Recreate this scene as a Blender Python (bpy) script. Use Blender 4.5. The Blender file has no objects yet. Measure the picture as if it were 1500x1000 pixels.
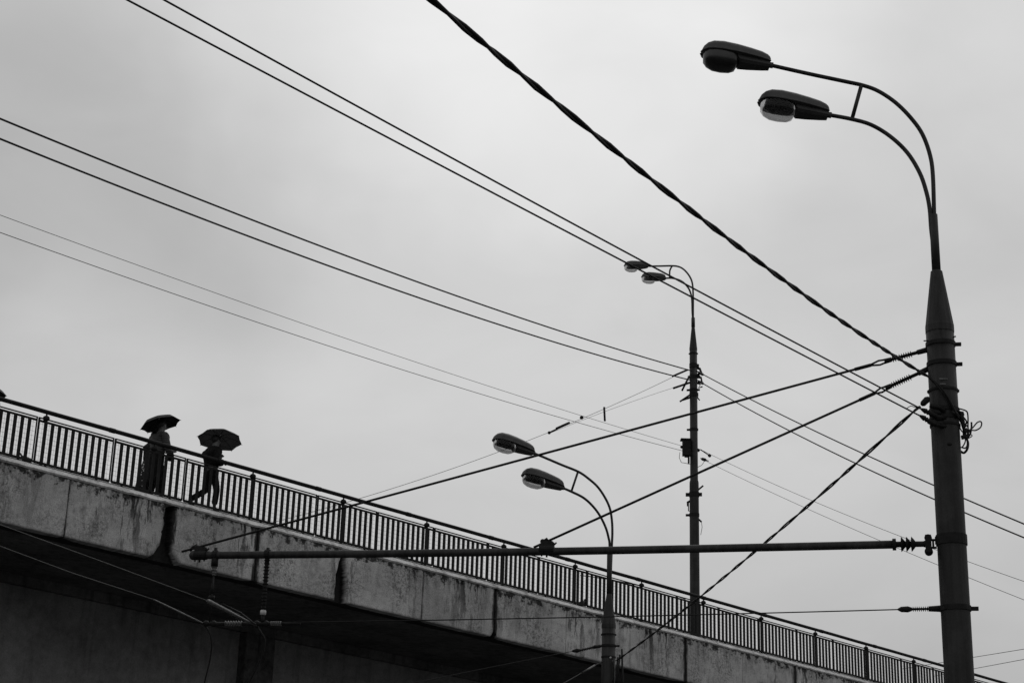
import bpy, math, random
from mathutils import Vector, Matrix, noise
random.seed(7)
D = bpy.data; SC = bpy.context.scene; COL = SC.collection
V = Vector
# ------------------------------------------------------------------ camera model (photo 1500 x 1000)
F = 2450.0
U = V((222, 7200, F)).normalized()
Yc = (V((0, 0, 1)) - U * U.z).normalized()
Rc = U.cross(Yc)                       # camera coordinates: x right, y up, z forward
CAM = V((0, 0, 1.6))
def c2w(c): return V((Rc.dot(c), Yc.dot(c), U.dot(c)))
def ray(x, y): return c2w(V((x - 750, 500 - y, F)))
def px(x, y, Z): return CAM + ray(x, y) * (Z / F)
def proj(p):
    q = p - CAM
    c = Rc * q.x + Yc * q.y + U * q.z
    return 750 + F * c.x / c.z, 500 - F * c.y / c.z, c.z
def onplane(x, y, p0, n):
    r = ray(x, y); return CAM + r * ((p0 - CAM).dot(n) / r.dot(n))
UP = V((0, 0, 1))
cd = D.cameras.new('camera'); co = D.objects.new('camera', cd); COL.objects.link(co)
cx, cy, cz = c2w(V((1, 0, 0))), c2w(V((0, 1, 0))), -c2w(V((0, 0, 1)))
co.matrix_world = Matrix(((cx.x, cy.x, cz.x, CAM.x), (cx.y, cy.y, cz.y, CAM.y), (cx.z, cy.z, cz.z, CAM.z), (0, 0, 0, 1)))
cd.sensor_width = 36; cd.lens = 36 * F / 1500; cd.clip_end = 3000; cd.clip_start = .1
SC.camera = co
# ------------------------------------------------------------------ materials
def nt(name):
    m = D.materials.new(name); m.use_nodes = True
    t = m.node_tree; b = t.nodes['Principled BSDF']; return m, t, b
def node(t, typ, ins=None, **props):
    n = t.nodes.new(typ)
    for k, v in props.items(): setattr(n, k, v)
    for k, v in (ins or {}).items():
        if hasattr(v, 'is_output'): t.links.new(v, n.inputs[k])
        else: n.inputs[k].default_value = v
    return n
def mth(t, op, a, b=0.0, c=0.0, clamp=False):
    n = t.nodes.new('ShaderNodeMath'); n.operation = op; n.use_clamp = clamp
    for i, v in enumerate((a, b, c)):
        if hasattr(v, 'is_output'): t.links.new(v, n.inputs[i])
        else: n.inputs[i].default_value = v
    return n.outputs[0]
def noi(t, vec, scale, detail=4, rough=.55, dist=0):
    return node(t, 'ShaderNodeTexNoise', {'Vector': vec, 'Scale': scale, 'Detail': detail, 'Roughness': rough, 'Distortion': dist}).outputs['Fac']
def mapr(t, v, a, b, c=0.0, d=1.0, smooth=False):
    n = node(t, 'ShaderNodeMapRange', {'Value': v, 'From Min': a, 'From Max': b, 'To Min': c, 'To Max': d})
    n.clamp = True
    if smooth: n.interpolation_type = 'SMOOTHSTEP'
    return n.outputs[0]
def scl(t, vec, s):
    return node(t, 'ShaderNodeVectorMath', {0: vec, 1: s}, operation='MULTIPLY').outputs[0]
def grey(t, val):
    return node(t, 'ShaderNodeCombineColor', {0: val, 1: val, 2: val}).outputs[0]
def simple(name, lo, hi, scale=6, rough=.6, metal=0.0, bump=0.0, spec=.4):
    m, t, b = nt(name)
    tc = node(t, 'ShaderNodeTexCoord').outputs['Object']
    n = noi(t, tc, scale, 5, .6)
    t.links.new(grey(t, mapr(t, n, .3, .7, lo, hi)), b.inputs['Base Color'])
    b.inputs['Roughness'].default_value = rough; b.inputs['Metallic'].default_value = metal
    b.inputs['Specular IOR Level'].default_value = spec
    if bump:
        n2 = noi(t, tc, scale * 6, 4, .6)
        bp = node(t, 'ShaderNodeBump', {'Height': n2, 'Strength': bump, 'Distance': .01})
        t.links.new(bp.outputs[0], b.inputs['Normal'])
    return m
M = {}
M['rail'] = simple('painted_rail', .005, .016, 5, .7, 0, .3, .15)
M['metal'] = simple('dark_metal', .005, .013, 14, .65, .0, .2, .15)
M['cable'] = simple('black_cable', .006, .014, 20, .7, 0, 0, .2)
M['wirem'] = simple('dull_copper_wire', .012, .035, 20, .5, .2, 0)
M['galv'] = simple('worn_bright_metal', .045, .13, 20, .45, .2, 0)
M['porc'] = simple('white_porcelain', .3, .45, 12, .25)
M['cloth_dark'] = simple('dark_cloth', .005, .013, 18, .9, 0, .5, .1)
M['cloth_mid'] = simple('charcoal_cloth', .007, .018, 18, .9, 0, .5, .1)
M['skin'] = simple('skin', .08, .11, 8, .5)
M['hair'] = simple('hair', .008, .02, 40, .6)
M['bird'] = simple('bird_feathers', .05, .16, 18, .8)
M['birddark'] = simple('bird_feathers_dark', .02, .05, 18, .8)

def mast_mat():
    m, t, b = nt('weathered_steel_pole')
    tc = node(t, 'ShaderNodeTexCoord').outputs['Object']
    st = noi(t, scl(t, tc, (14, 14, .8)), 1, 5, .6)
    bl = noi(t, tc, 1.3, 4, .6)
    sp = noi(t, tc, 45, 3, .6)
    v = mth(t, 'ADD', mapr(t, st, .35, .65, .004, .019), mapr(t, bl, .5, .6, 0, .010))
    v = mth(t, 'MULTIPLY', v, mapr(t, sp, .3, .7, .8, 1.2))
    t.links.new(grey(t, v), b.inputs['Base Color'])
    b.inputs['Roughness'].default_value = .62; b.inputs['Specular IOR Level'].default_value = .3
    bp = node(t, 'ShaderNodeBump', {'Height': sp, 'Strength': .3, 'Distance': .004})
    t.links.new(bp.outputs[0], b.inputs['Normal'])
    return m
M['mast'] = mast_mat()
M['housing'] = simple('lamp_housing_paint', .02, .042, 9, .55, 0, .1, .3)

def fabric(name, base, trans):
    m, t, b = nt(name)
    b.inputs['Base Color'].default_value = (base,) * 3 + (1,); b.inputs['Roughness'].default_value = .8
    tr = node(t, 'ShaderNodeBsdfTranslucent', {'Color': (trans,) * 3 + (1,)})
    ad = node(t, 'ShaderNodeAddShader', {0: b.outputs[0], 1: tr.outputs[0]})
    t.links.new(ad.outputs[0], t.nodes['Material Output'].inputs[0]); return m
M['umb'] = fabric('umbrella_fabric', .009, .012)
M['umb2'] = fabric('thin_umbrella_fabric', .012, .09)

def glass(name, tint, dirt):
    m, t, b = nt(name)
    t.nodes.remove(b)
    tc = node(t, 'ShaderNodeTexCoord').outputs['Object']
    n = noi(t, tc, 14, 5, .6)
    tr = node(t, 'ShaderNodeBsdfTransparent', {'Color': (tint,) * 3 + (1,)})
    df = node(t, 'ShaderNodeBsdfTranslucent', {'Color': (.5, .5, .5, 1)})
    gl = node(t, 'ShaderNodeBsdfGlossy', {'Color': (.9, .9, .9, 1), 'Roughness': .08})
    m1 = node(t, 'ShaderNodeMixShader', {0: mapr(t, n, .3, .75, dirt * .3, dirt), 1: tr.outputs[0], 2: df.outputs[0]})
    fr = node(t, 'ShaderNodeFresnel', {'IOR': 1.4}).outputs[0]
    m2 = node(t, 'ShaderNodeMixShader', {0: mth(t, 'MULTIPLY', fr, .5), 1: m1.outputs[0], 2: gl.outputs[0]})
    t.links.new(m2.outputs[0], t.nodes['Material Output'].inputs[0]); return m
M['glass'] = glass('lamp_glass', .62, .2)
M['glass_dirty'] = simple('sooty_lamp_glass', .004, .012, 8, .3, 0, 0, .5)
M['black'] = simple('blackened_reflector', .006, .01, 5, .7, 0, 0, .1)

# edge panels: UVMap = (metres along, metres down from the top); aux = (metres to the nearest joint, stain width)
def concrete_edge():
    m, t, b = nt('stained_concrete')
    uv = node(t, 'ShaderNodeUVMap', uv_map='UVMap').outputs[0]
    aux = node(t, 'ShaderNodeUVMap', uv_map='aux').outputs[0]
    su = node(t, 'ShaderNodeSeparateXYZ', {0: uv}); sa = node(t, 'ShaderNodeSeparateXYZ', {0: aux})
    down = su.outputs[1]; jd = sa.outputs[0]; jw = sa.outputs[1]
    big = noi(t, uv, 1.1, 5, .6)
    mid = noi(t, uv, 6, 6, .65)
    fine = noi(t, uv, 42, 4, .7)
    base = mth(t, 'ADD', mapr(t, big, .3, .7, .27, .46), mapr(t, mid, .3, .7, -.05, .05))
    # each cast block its own tone
    wn = node(t, 'ShaderNodeTexWhiteNoise', {'W': mth(t, 'FLOOR', mth(t, 'DIVIDE', su.outputs[0], 2.37))}, noise_dimensions='1D').outputs[0]
    base = mth(t, 'MULTIPLY', base, mapr(t, wn, 0, 1, .86, 1.12))
    base = mth(t, 'MULTIPLY', base, mapr(t, fine, .25, .75, .5, 1.5))
    grit = noi(t, uv, 15, 5, .75)
    gm = mapr(t, noi(t, uv, .9, 3, .5), .42, .62, 0, 1, True)
    base = mth(t, 'MULTIPLY', base, mth(t, 'SUBTRACT', 1, mth(t, 'MULTIPLY', gm, mapr(t, grit, .45, .62, 0, .6, True))))
    blot = noi(t, uv, 2.6, 7, .72)
    base = mth(t, 'MULTIPLY', base, mapr(t, blot, .5, .72, 1, .5, True))
    # vertical runs
    warp = noi(t, uv, 3, 3, .5)
    uvs = node(t, 'ShaderNodeCombineXYZ', {0: mth(t, 'ADD', su.outputs[0], mth(t, 'MULTIPLY', warp, .12)), 1: mth(t, 'MULTIPLY', down, .16)}).outputs[0]
    st = noi(t, uvs, 5.5, 5, .62)
    st2 = noi(t, uvs, 19, 4, .6)
    fade = mapr(t, down, 0, 1.25, 1.0, .35)
    clu = mapr(t, noi(t, node(t, 'ShaderNodeCombineXYZ', {0: su.outputs[0]}).outputs[0], .75, 2, .5), .45, .6, .15, 1, True)
    s1 = mth(t, 'MULTIPLY', mth(t, 'MULTIPLY', mapr(t, st, .49, .57, 0, .9, True), fade), clu)
    s2 = mth(t, 'MULTIPLY', mapr(t, st2, .54, .64, 0, .8, True), mth(t, 'MULTIPLY', fade, clu))
    base = mth(t, 'MULTIPLY', base, mth(t, 'SUBTRACT', 1, s1))
    base = mth(t, 'MULTIPLY', base, mth(t, 'SUBTRACT', 1, s2))
    # patchy soot hanging from the top edge
    en = noi(t, uv, 4.5, 6, .7)
    edge = mth(t, 'ADD', down, mth(t, 'MULTIPLY', mth(t, 'SUBTRACT', en, .5), -1.5))
    s3 = mapr(t, edge, -.02, .12, .9, 0, True)
    base = mth(t, 'MULTIPLY', base, mth(t, 'SUBTRACT', 1, s3))
    # soot round the joints
    jn = noi(t, uvs, 16, 5, .7)
    jj = mth(t, 'SUBTRACT', mth(t, 'ADD', jd, mth(t, 'MULTIPLY', mth(t, 'SUBTRACT', jn, .5), .22)), jw)
    s4 = mapr(t, jj, -.03, .05, .93, 0, True)
    base = mth(t, 'MULTIPLY', base, mth(t, 'SUBTRACT', 1, s4))
    # pitting
    vo = node(t, 'ShaderNodeTexVoronoi', {'Vector': uv, 'Scale': 24.0, 'Randomness': 1.0}).outputs['Distance']
    pm = noi(t, uv, 2.2, 4, .6)
    pit = mth(t, 'MULTIPLY', mapr(t, vo, .08, .2, .8, 0, True), mapr(t, pm, .46, .6, 0, 1, True))
    base = mth(t, 'MULTIPLY', base, mth(t, 'SUBTRACT', 1, pit))
    # hairline cracks
    cw = node(t, 'ShaderNodeVectorMath', {0: uv, 1: scl(t, node(t, 'ShaderNodeTexNoise', {'Vector': uv, 'Scale': 3.0, 'Detail': 5.0}).outputs['Color'], (.5, .5, 0))}, operation='ADD').outputs[0]
    cr = node(t, 'ShaderNodeTexVoronoi', {'Vector': cw, 'Scale': 2.2}, feature='DISTANCE_TO_EDGE').outputs['Distance']
    cm = noi(t, uv, 1.7, 2, .5)
    crk = mth(t, 'MULTIPLY', mapr(t, cr, .0, .012, .5, 0, True), mapr(t, cm, .53, .6, 0, 1, True))
    base = mth(t, 'MULTIPLY', base, mth(t, 'SUBTRACT', 1, crk))
    t.links.new(grey(t, base), b.inputs['Base Color'])
    b.inputs['Roughness'].default_value = .9; b.inputs['Specular IOR Level'].default_value = .2
    h = mth(t, 'SUBTRACT', mth(t, 'ADD', mid, mth(t, 'MULTIPLY', fine, .5)), mth(t, 'ADD', pit, crk))
    bp = node(t, 'ShaderNodeBump', {'Height': h, 'Strength': .6, 'Distance': .02})
    t.links.new(bp.outputs[0], b.inputs['Normal'])
    return m
M['edge'] = concrete_edge()

def concrete(name, lo, hi, streak=.4, sc=1.0, fine_k=.25):
    m, t, b = nt(name)
    tc = node(t, 'ShaderNodeTexCoord').outputs['Object']
    big = noi(t, tc, .6 * sc, 6, .65); mid = noi(t, tc, 5 * sc, 6, .65); fine = noi(t, tc, 30 * sc, 4, .7)
    st = noi(t, scl(t, tc, (5, 5, .35)), 1, 6, .6)
    v = mth(t, 'ADD', mapr(t, big, .3, .7, lo, hi), mapr(t, mid, .3, .7, -(hi - lo) * .35, (hi - lo) * .35))
    v = mth(t, 'MULTIPLY', v, mapr(t, st, .5, .7, 1, 1 - streak, True))
    v = mth(t, 'MULTIPLY', v, mapr(t, fine, .25, .75, 1 - fine_k, 1 + fine_k))
    t.links.new(grey(t, v), b.inputs['Base Color'])
    b.inputs['Roughness'].default_value = .9; b.inputs['Specular IOR Level'].default_value = .15
    bp = node(t, 'ShaderNodeBump', {'Height': mth(t, 'ADD', mid, fine), 'Strength': .5, 'Distance': .015})
    t.links.new(bp.outputs[0], b.inputs['Normal'])
    return m
M['coping'] = concrete('worn_coping_concrete', .36, .7, .5, 2.5, .4)
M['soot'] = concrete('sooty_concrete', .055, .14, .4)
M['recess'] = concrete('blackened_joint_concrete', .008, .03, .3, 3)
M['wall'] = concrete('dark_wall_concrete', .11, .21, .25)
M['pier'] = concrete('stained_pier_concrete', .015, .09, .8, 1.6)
M['asphalt'] = concrete('asphalt', .05, .08, .1, .5)
M['paint'] = concrete('road_paint', .3, .5, .1, 3)

def patterned():
    m, t, b = nt('patterned_cloth')
    tc = node(t, 'ShaderNodeTexCoord').outputs['Object']
    vo = node(t, 'ShaderNodeTexVoronoi', {'Vector': tc, 'Scale': 16.0}).outputs['Distance']
    v = mapr(t, vo, .2, .3, .6, .008, True)
    t.links.new(grey(t, v), b.inputs['Base Color']); b.inputs['Roughness'].default_value = .9
    return m
M['pattern'] = patterned()
def ribbed():
    m, t, b = nt('ribbed_cloth')
    tc = node(t, 'ShaderNodeTexCoord').outputs['Object']
    w = node(t, 'ShaderNodeTexWave', {'Vector': tc, 'Scale': 7.0, 'Distortion': 3.0, 'Detail': 2.0}, bands_direction='Z').outputs['Fac']
    t.links.new(grey(t, mapr(t, w, .2, .8, .006, .04)), b.inputs['Base Color']); b.inputs['Roughness'].default_value = .8
    return m
M['ribbed'] = ribbed()
# ------------------------------------------------------------------ mesh builder
class MB:
    def __init__(s): s.v = []; s.f = []; s.sm = []
    def face(s, idx, smooth=False): s.f.append(idx); s.sm.append(smooth)
    def box(s, c, ax, ay, az):          # centre, three half-axis vectors
        b = len(s.v)
        for i in (-1, 1):
            for j in (-1, 1):
                for k in (-1, 1): s.v.append(c + ax * i + ay * j + az * k)
        for q in ((0, 1, 3, 2), (4, 6, 7, 5), (0, 4, 5, 1), (2, 3, 7, 6), (0, 2, 6, 4), (1, 5, 7, 3)):
            s.face([b + i for i in q])
    def bar(s, p, q, w, h, up=UP):      # rectangular bar p -> q
        d = (q - p); L = d.length; d = d / L
        x = d.cross(up)
        x = x.normalized() if x.length > 1e-4 else V((1, 0, 0))
        y = x.cross(d).normalized()
        s.box((p + q) / 2, d * L / 2, x * w / 2, y * h / 2)
    def rings(s, rings, close=True, caps=True, smooth=True):
        b = len(s.v); n = len(rings[0])
        for r in rings: s.v.extend(r)
        for i in range(len(rings) - 1):
            for j in range(n if close else n - 1):
                a = b + i * n + j; c = b + i * n + (j + 1) % n
                s.face([a, c, c + n, a + n], smooth)
        if caps:
            s.face([b + j for j in range(n)][::-1]); s.face([b + (len(rings) - 1) * n + j for j in range(n)])
    def tube(s, pts, r, sides=8, caps=True, smooth=True):
        n = len(pts); rr = r if hasattr(r, '__len__') else [r] * n
        t0 = (pts[1] - pts[0]).normalized()
        x = t0.cross(UP)
        if x.length < .05: x = t0.cross(V((0, 1, 0)))
        x.normalize(); rings = []
        for i, p in enumerate(pts):
            t = (pts[min(i + 1, n - 1)] - pts[max(i - 1, 0)])
            t = t.normalized() if t.length > 1e-7 else t0
            x = (x - t * x.dot(t)).normalized(); y = t.cross(x)
            rings.append([p + (x * math.cos(a) + y * math.sin(a)) * rr[i] for a in [2 * math.pi * k / sides for k in range(sides)]])
        s.rings(rings, True, caps, smooth)
    def lathe(s, p, q, prof, sides=12, smooth=False):    # prof: (metres from p towards q, radius)
        d = (q - p).normalized(); x = d.cross(UP)
        if x.length < .05: x = d.cross(V((0, 1, 0)))
        x.normalize(); y = d.cross(x)
        s.rings([[p + d * a + (x * math.cos(w) + y * math.sin(w)) * max(r, .0005) for w in [2 * math.pi * k / sides for k in range(sides)]] for a, r in prof], True, True, smooth)
    def ball(s, c, rx, ry=None, rz=None, seg=10, rot=None):
        ry = ry or rx; rz = rz or rx; rings = []
        for i in range(seg + 1):
            th = math.pi * (i + .02 if i == 0 else i - .02 if i == seg else i) / seg
            ring = []
            for j in range(seg):
                a = 2 * math.pi * j / seg
                p = V((rx * math.sin(th) * math.cos(a), ry * math.sin(th) * math.sin(a), -rz * math.cos(th)))
                if rot is not None: p = rot @ p
                ring.append(c + p)
            rings.append(ring)
        s.rings(rings)
    def build(s, name, mat, parent=None, origin=None, loc=None):
        o0 = origin if origin is not None else V((0, 0, 0))
        me = D.meshes.new(name); me.from_pydata([tuple(p - o0) for p in s.v], [], s.f)
        me.polygons.foreach_set('use_smooth', s.sm); me.update()
        me.materials.append(mat)
        ob = D.objects.new(name, me); COL.objects.link(ob)
        if parent is not None: ob.parent = parent
        elif origin is not None: ob.location = origin
        if loc is not None: ob.location = loc
        return ob
def tag(o, label=None, cat=None, group=None, kind=None):
    if label: o['label'] = label
    if cat: o['category'] = cat
    if group: o['group'] = group
    if kind: o['kind'] = kind
    return o
def thing(name, loc, label, cat, group=None):
    o = D.objects.new(name, None); COL.objects.link(o); o.location = loc; o.empty_display_size = .2
    return tag(o, label, cat, group)
def smoothpath(pts, n=6):
    out = []
    P = [pts[0] * 2 - pts[1]] + list(pts) + [pts[-1] * 2 - pts[-2]]
    for i in range(1, len(P) - 2):
        for k in range(n):
            t = k / n; a, b, c, d = P[i - 1], P[i], P[i + 1], P[i + 2]
            out.append(((b * 2) + (c - a) * t + (a * 2 - b * 5 + c * 4 - d) * t * t + (b * 3 - a - c * 3 + d) * t ** 3) * .5)
    out.append(pts[-1]); return out
# ------------------------------------------------------------------ bridge frame
d3 = c2w(V((2848, -1100.7, F))).normalized()
P0 = px(69, 603.4, 34.1) - V((0, 0, 1.06))
hd = V((d3.x, d3.y, 0)).normalized()
nr = V((-hd.y, hd.x, 0))
if nr.y < 0: nr = -nr
PS = 2.55
def B(s, off=0, z=0): return P0 + d3 * s + nr * off + UP * z
def s_of(x, off=0, z=0):
    lo, hi = -40, 80
    for _ in range(50):
        m = (lo + hi) / 2
        if proj(B(m, off, z))[0] < x: lo = m
        else: hi = m
    return m
S0, S1 = -22.0, 60.0
DECK = -.13; FT = -.27; FB = -1.45; WOFF = 4.1
# ------------------------------------------------------------------ bridge
br = thing('overpass_bridge', V((B(10, 4).x, B(10, 4).y, 0)), 'long sloping concrete overpass with stained edge panels running down to the right', 'bridge')
bo = V(br.location)
# joints as fractions of a post spacing, with gap half widths and stains
JN = [(-5.4, 'thin'), (-4.5, 'stain'), (-3.6, 'thin'), (-2.65, 'thin'), (-1.7, 'stain'), (-.75, 'thin'), (.19, 'thin2'), (1.12, 'broken'), (2.0, 'stain'), (2.95, 'taper'), (3.87, 'thin2'), (4.78, 'dark'), (5.75, 'thin'), (6.68, 'thin'), (7.54, 'stain'), (8.49, 'thin')]
k = 9.42
while k * PS < S1: JN.append((k, random.choice(['thin', 'thin2', 'stain', 'thin']))); k += .93
def gap(kind, side, v):     # metres from joint centre to the block edge at fraction v down (side -1: the block left of it)
    wob = noise.noise(V((v * 7, side * 3.3, len(kind)))) * .5 + noise.noise(V((v * 17, side, 9))) * .25
    if kind in ('broken', 'taper'): return gap0(kind, side, v) + max(0, .02 + wob * (.11 if kind == 'broken' else .03))
    return gap0(kind, side, v)
def gap0(kind, side, v):
    if kind == 'broken':
        g = .03 + .06 * v
        if side < 0: g += .02 + .26 * max(0, (v - .6) / .4) ** 2.4 + .05 * max(0, .25 - v)
        else: g += .02 + .24 * max(0, (v - .6) / .4) ** 2.2
        return g
    if kind == 'taper':
        return .012 + (.15 if side < 0 else .06) * max(0, min(1, (v - .04) / .5)) ** .6 + .02 * v
    if kind == 'dark': return .014 + .10 * max(0, (v - .86) / .14) ** 1.5
    return {'thin': .006, 'thin2': .009, 'stain': .012}[kind]
SW = {'thin': -.05, 'thin2': -.005, 'stain': .07, 'broken': .15, 'taper': .035, 'dark': .075}
for i in range(len(JN) - 1):
    (ja, ka), (jb, kb) = JN[i], JN[i + 1]
    a, b = ja * PS + .06, jb * PS + .06
    NU, NV = 46, 24
    me = D.meshes.new('edge_panel'); vs = []; fs = []; uv = []; aux = []
    for r in range(NV + 1):
        v = r / NV
        la = a + gap(ka, 1, v); lb = b - gap(kb, -1, v)
        for c in range(NU + 1):
            u = c / NU
            # finer columns near both ends
            uu = .5 - .5 * math.cos(math.pi * u) if True else u
            s = la + (lb - la) * uu
            da, db = s - la, lb - s
            jit = noise.noise(V((s * 3, v * 4, 5))) * .012
            out = 0.0
            for dd, kk in ((da, ka), (db, kb)):
                rad = .10 if kk in ('broken', 'taper') else .025
                if dd < rad: out += (1 - math.sqrt(max(0, 1 - (1 - dd / rad) ** 2))) * rad * .9
            if r in (0, NV): sj = noise.noise(V((s * 5, i, 2))) * .008
            else: sj = 0
            z = FT + (FB - FT) * v + sj
            if kk in ('broken', 'dark') and False: pass
            vs.append(B(s, -.3 + out + jit * .5, z) - bo)
            uv.append((s, v * (FT - FB)))
            ca, cb = s - a, b - s
            if ca < cb: aux.append((ca, SW[ka] if ka != 'taper' else .02 + .06 * v))
            else: aux.append((cb, SW[kb] if kb != 'taper' else .03 + .14 * min(1, v * 1.6)))
    W = NU + 1
    for r in range(NV):
        for c in range(NU): fs.append((r * W + c, r * W + c + 1, (r + 1) * W + c + 1, (r + 1) * W + c))
    # returns at ends, bottom
    def back(idx, depth=.28):
        p = vs[idx] + nr * depth; vs.append(p); uv.append(uv[idx]); aux.append((0.0, .1)); return len(vs) - 1
    lb_ = [back(r * W) for r in range(NV + 1)]; rb_ = [back(r * W + NU) for r in range(NV + 1)]
    bb_ = [back(NV * W + c) for c in range(NU + 1)]; tb_ = [back(c) for c in range(NU + 1)]
    for r in range(NV):
        fs.append((r * W, (r + 1) * W, lb_[r + 1], lb_[r])); fs.append((r * W + NU, rb_[r], rb_[r + 1], (r + 1) * W + NU))
    for c in range(NU):
        fs.append((NV * W + c, NV * W + c + 1, bb_[c + 1], bb_[c])); fs.append((c, tb_[c], tb_[c + 1], c + 1))
    me.from_pydata([tuple(p) for p in vs], [], fs)
    for p in me.polygons: p.use_smooth = p.index < NU * NV
    l1 = me.uv_layers.new(name='UVMap'); l2 = me.uv_layers.new(name='aux')
    for lp in me.loops:
        l1.data[lp.index].uv = uv[lp.vertex_index]; l2.data[lp.index].uv = aux[lp.vertex_index]
    me.materials.append(M['edge'])
    ob = D.objects.new('edge_panel', me); COL.objects.link(ob); ob.parent = br
def slab(mb, s0, s1, o0, o1, z0, z1, zz=None):
    q = [B(s, o, z) for s in (s0, s1) for o in (o0, o1) for z in (z0, z1)]
    b = len(mb.v); mb.v.extend(q)
    for f in ((0, 1, 3, 2), (4, 6, 7, 5), (0, 4, 5, 1), (2, 3, 7, 6), (0, 2, 6, 4), (1, 5, 7, 3)): mb.face([b + i for i in f])
# coping: eroded, with a sloping weathered face
cp = MB(); rings = []
N = 900
for i in range(N + 1):
    s = S0 + .6 + (S1 - S0 - 1.2) * i / N
    e = noise.noise(V((s * 2.2, 1, 0))) * .02 + noise.noise(V((s * 9, 4, 0))) * .016 + noise.noise(V((s * 28, 8, 0))) * .008
    e2 = noise.noise(V((s * 3.1, 7, 0))) * .016 + noise.noise(V((s * 13, 9, 0))) * .009
    rings.append([B(s, .3, FT + .004), B(s, -.315 + e * .5, FT + .004 + e2), B(s, -.345 + e, FT + .035 + e2), B(s, -.25 + e, FT + .125 + e * .4), B(s, -.18, FT + .15), B(s, .3, FT + .15)])
cp.rings([r[::-1] for r in rings], True, True, False); cp.build('coping', M['coping'], br, bo)
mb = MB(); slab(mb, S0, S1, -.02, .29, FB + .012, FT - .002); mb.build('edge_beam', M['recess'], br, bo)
mb = MB(); slab(mb, S0, S1, .305, 11.5, FB + .06, DECK); mb.build('deck', M['asphalt'], br, bo)
mb = MB(); slab(mb, S0, S1, .16, 2.4, DECK + .0205, -.002); mb.build('walkway', M['wall'], br, bo)
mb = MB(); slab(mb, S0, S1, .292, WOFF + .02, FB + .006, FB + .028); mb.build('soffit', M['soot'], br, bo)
# drip nib along the lower edge
# supporting wall to the ground
def wallbox(mb, s0, s1, o0, o1, zt, zb=-.3):
    q = []
    for s in (s0, s1):
        for o in (o0, o1):
            p = B(s, o, zt); q += [V((p.x, p.y, zb)), p]
    b = len(mb.v); mb.v.extend(q)
    for f in ((0, 1, 3, 2), (4, 6, 7, 5), (0, 4, 5, 1), (2, 3, 7, 6), (0, 2, 6, 4), (1, 5, 7, 3)): mb.face([b + i for i in f])
mb = MB(); wallbox(mb, S0, S1, WOFF + .03, 10.5, FB - .001); mb.build('supporting_wall', M['wall'], br, bo)
sa, sb = s_of(346, WOFF, -3), s_of(388, WOFF, -3)
for k in range(-2, 5):
    q = (sb - sa); s = sa + k * 11.0
    if s > S1 - 3 or s < S0 + 1: continue
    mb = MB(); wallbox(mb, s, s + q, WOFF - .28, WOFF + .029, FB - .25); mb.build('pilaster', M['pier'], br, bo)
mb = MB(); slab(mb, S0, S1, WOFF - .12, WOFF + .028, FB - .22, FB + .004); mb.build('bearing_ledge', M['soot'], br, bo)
# ------------------------------------------------------------------ railing
rl = thing('bridge_railing', B(8), 'dark metal railing with round handrail and flat bars along the overpass edge', 'railing')
ro = V(rl.location)
RT = 1.06
mb = MB(); mb.tube([B(S0 + .5 + i * .5, 0, RT + noise.noise(V((i * .31, 0, 0))) * .006) for i in range(int((S1 - S0 - 1) / .5) + 1)], .046, 12)
for q in range(-7, 22): mb.lathe(B(q * 2.7 + 1.45, 0, RT), B(q * 2.7 + 2, 0, RT), [(0, .045), (.002, .053), (.13, .053), (.132, .045)], 12)
mb.build('handrail', M['rail'], rl, ro)
pm = MB()
pm.bar(V((0, 0, DECK)), V((0, 0, .87)), .05, .04, up=nr)
pm.tube([V((0, 0, .86)), V((0, 0, RT - .03))], .018, 8)
pm.box(V((0, 0, DECK + .012)), hd * .09, nr * .07, UP * .008)
post = None
bd = V((0, 0, RT - .135))
for k in range(-8, 23):
    if post is None:
        p = pm.build('post', M['rail'], rl); post = p
        kb = MB(); kb.ball(bd, .072, .072, .06, 12)
        knob0 = kb.build('knob', M['rail'], p); kn = knob0
    else:
        p = post.copy(); COL.objects.link(p); kn = knob0.copy(); COL.objects.link(kn); kn.parent = p
    p.location = B(k * PS) - ro
PW = .6935 * PS; gp = .05
f = MB(); bm_ = MB(); wm = MB()
e = d3
def L(s, z, o=0): return e * s + nr * o + UP * z
a, b = gp, PW - .0
f.bar(L(a, .905), L(b, .905), .03, .022); f.bar(L(a, .845), L(b, .845), .035, .04); f.bar(L(a, -.015), L(b, -.015), .04, .05); f.bar(L(0, -.085), L(PW, -.085), .05, .02); f.bar(L(.3, -.12), L(.3, -.01), .04, .03, up=nr); f.bar(L(PW - .3, -.12), L(PW - .3, -.01), .04, .03, up=nr)
for s, w_ in ((a, .035), (b, .02)): f.bar(L(s, -.02), L(s, .915), w_, .03, up=nr)
NBAR = 10
for i in range(1, NBAR + 1):
    s = a + (b - a) * i / (NBAR + 1)
    bm_.bar(L(s, 0), L(s, .83), .064, .034, up=nr)
for i in range(9):
    z = .05 + i * .094
    wm.bar(L(a, z, .05), L(b, z, .05), .0035, .0035)
for i in range(1, 2 * NBAR + 2):
    s = a + (b - a) * i / (2 * NBAR + 2) + .03
    wm.bar(L(s, 0, .054), L(s, .84, .054), .0032, .0032)
fr0 = None
for k in range(-12, 33):
    s = (-.078 + k * .6935) * PS
    if s < S0 + 1 or s > S1 - 3: continue
    if fr0 is None:
        fr = fr0 = f.build('panel_frame', M['rail'], rl)
        b0 = bm_.build('infill_bars', M['rail'], fr); w0 = wm.build('wire_mesh', M['metal'], fr)
    else:
        fr = fr0.copy(); COL.objects.link(fr)
        for src in (b0, w0): c = src.copy(); COL.objects.link(c); c.parent = fr
    fr.location = B(s) - ro
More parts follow.
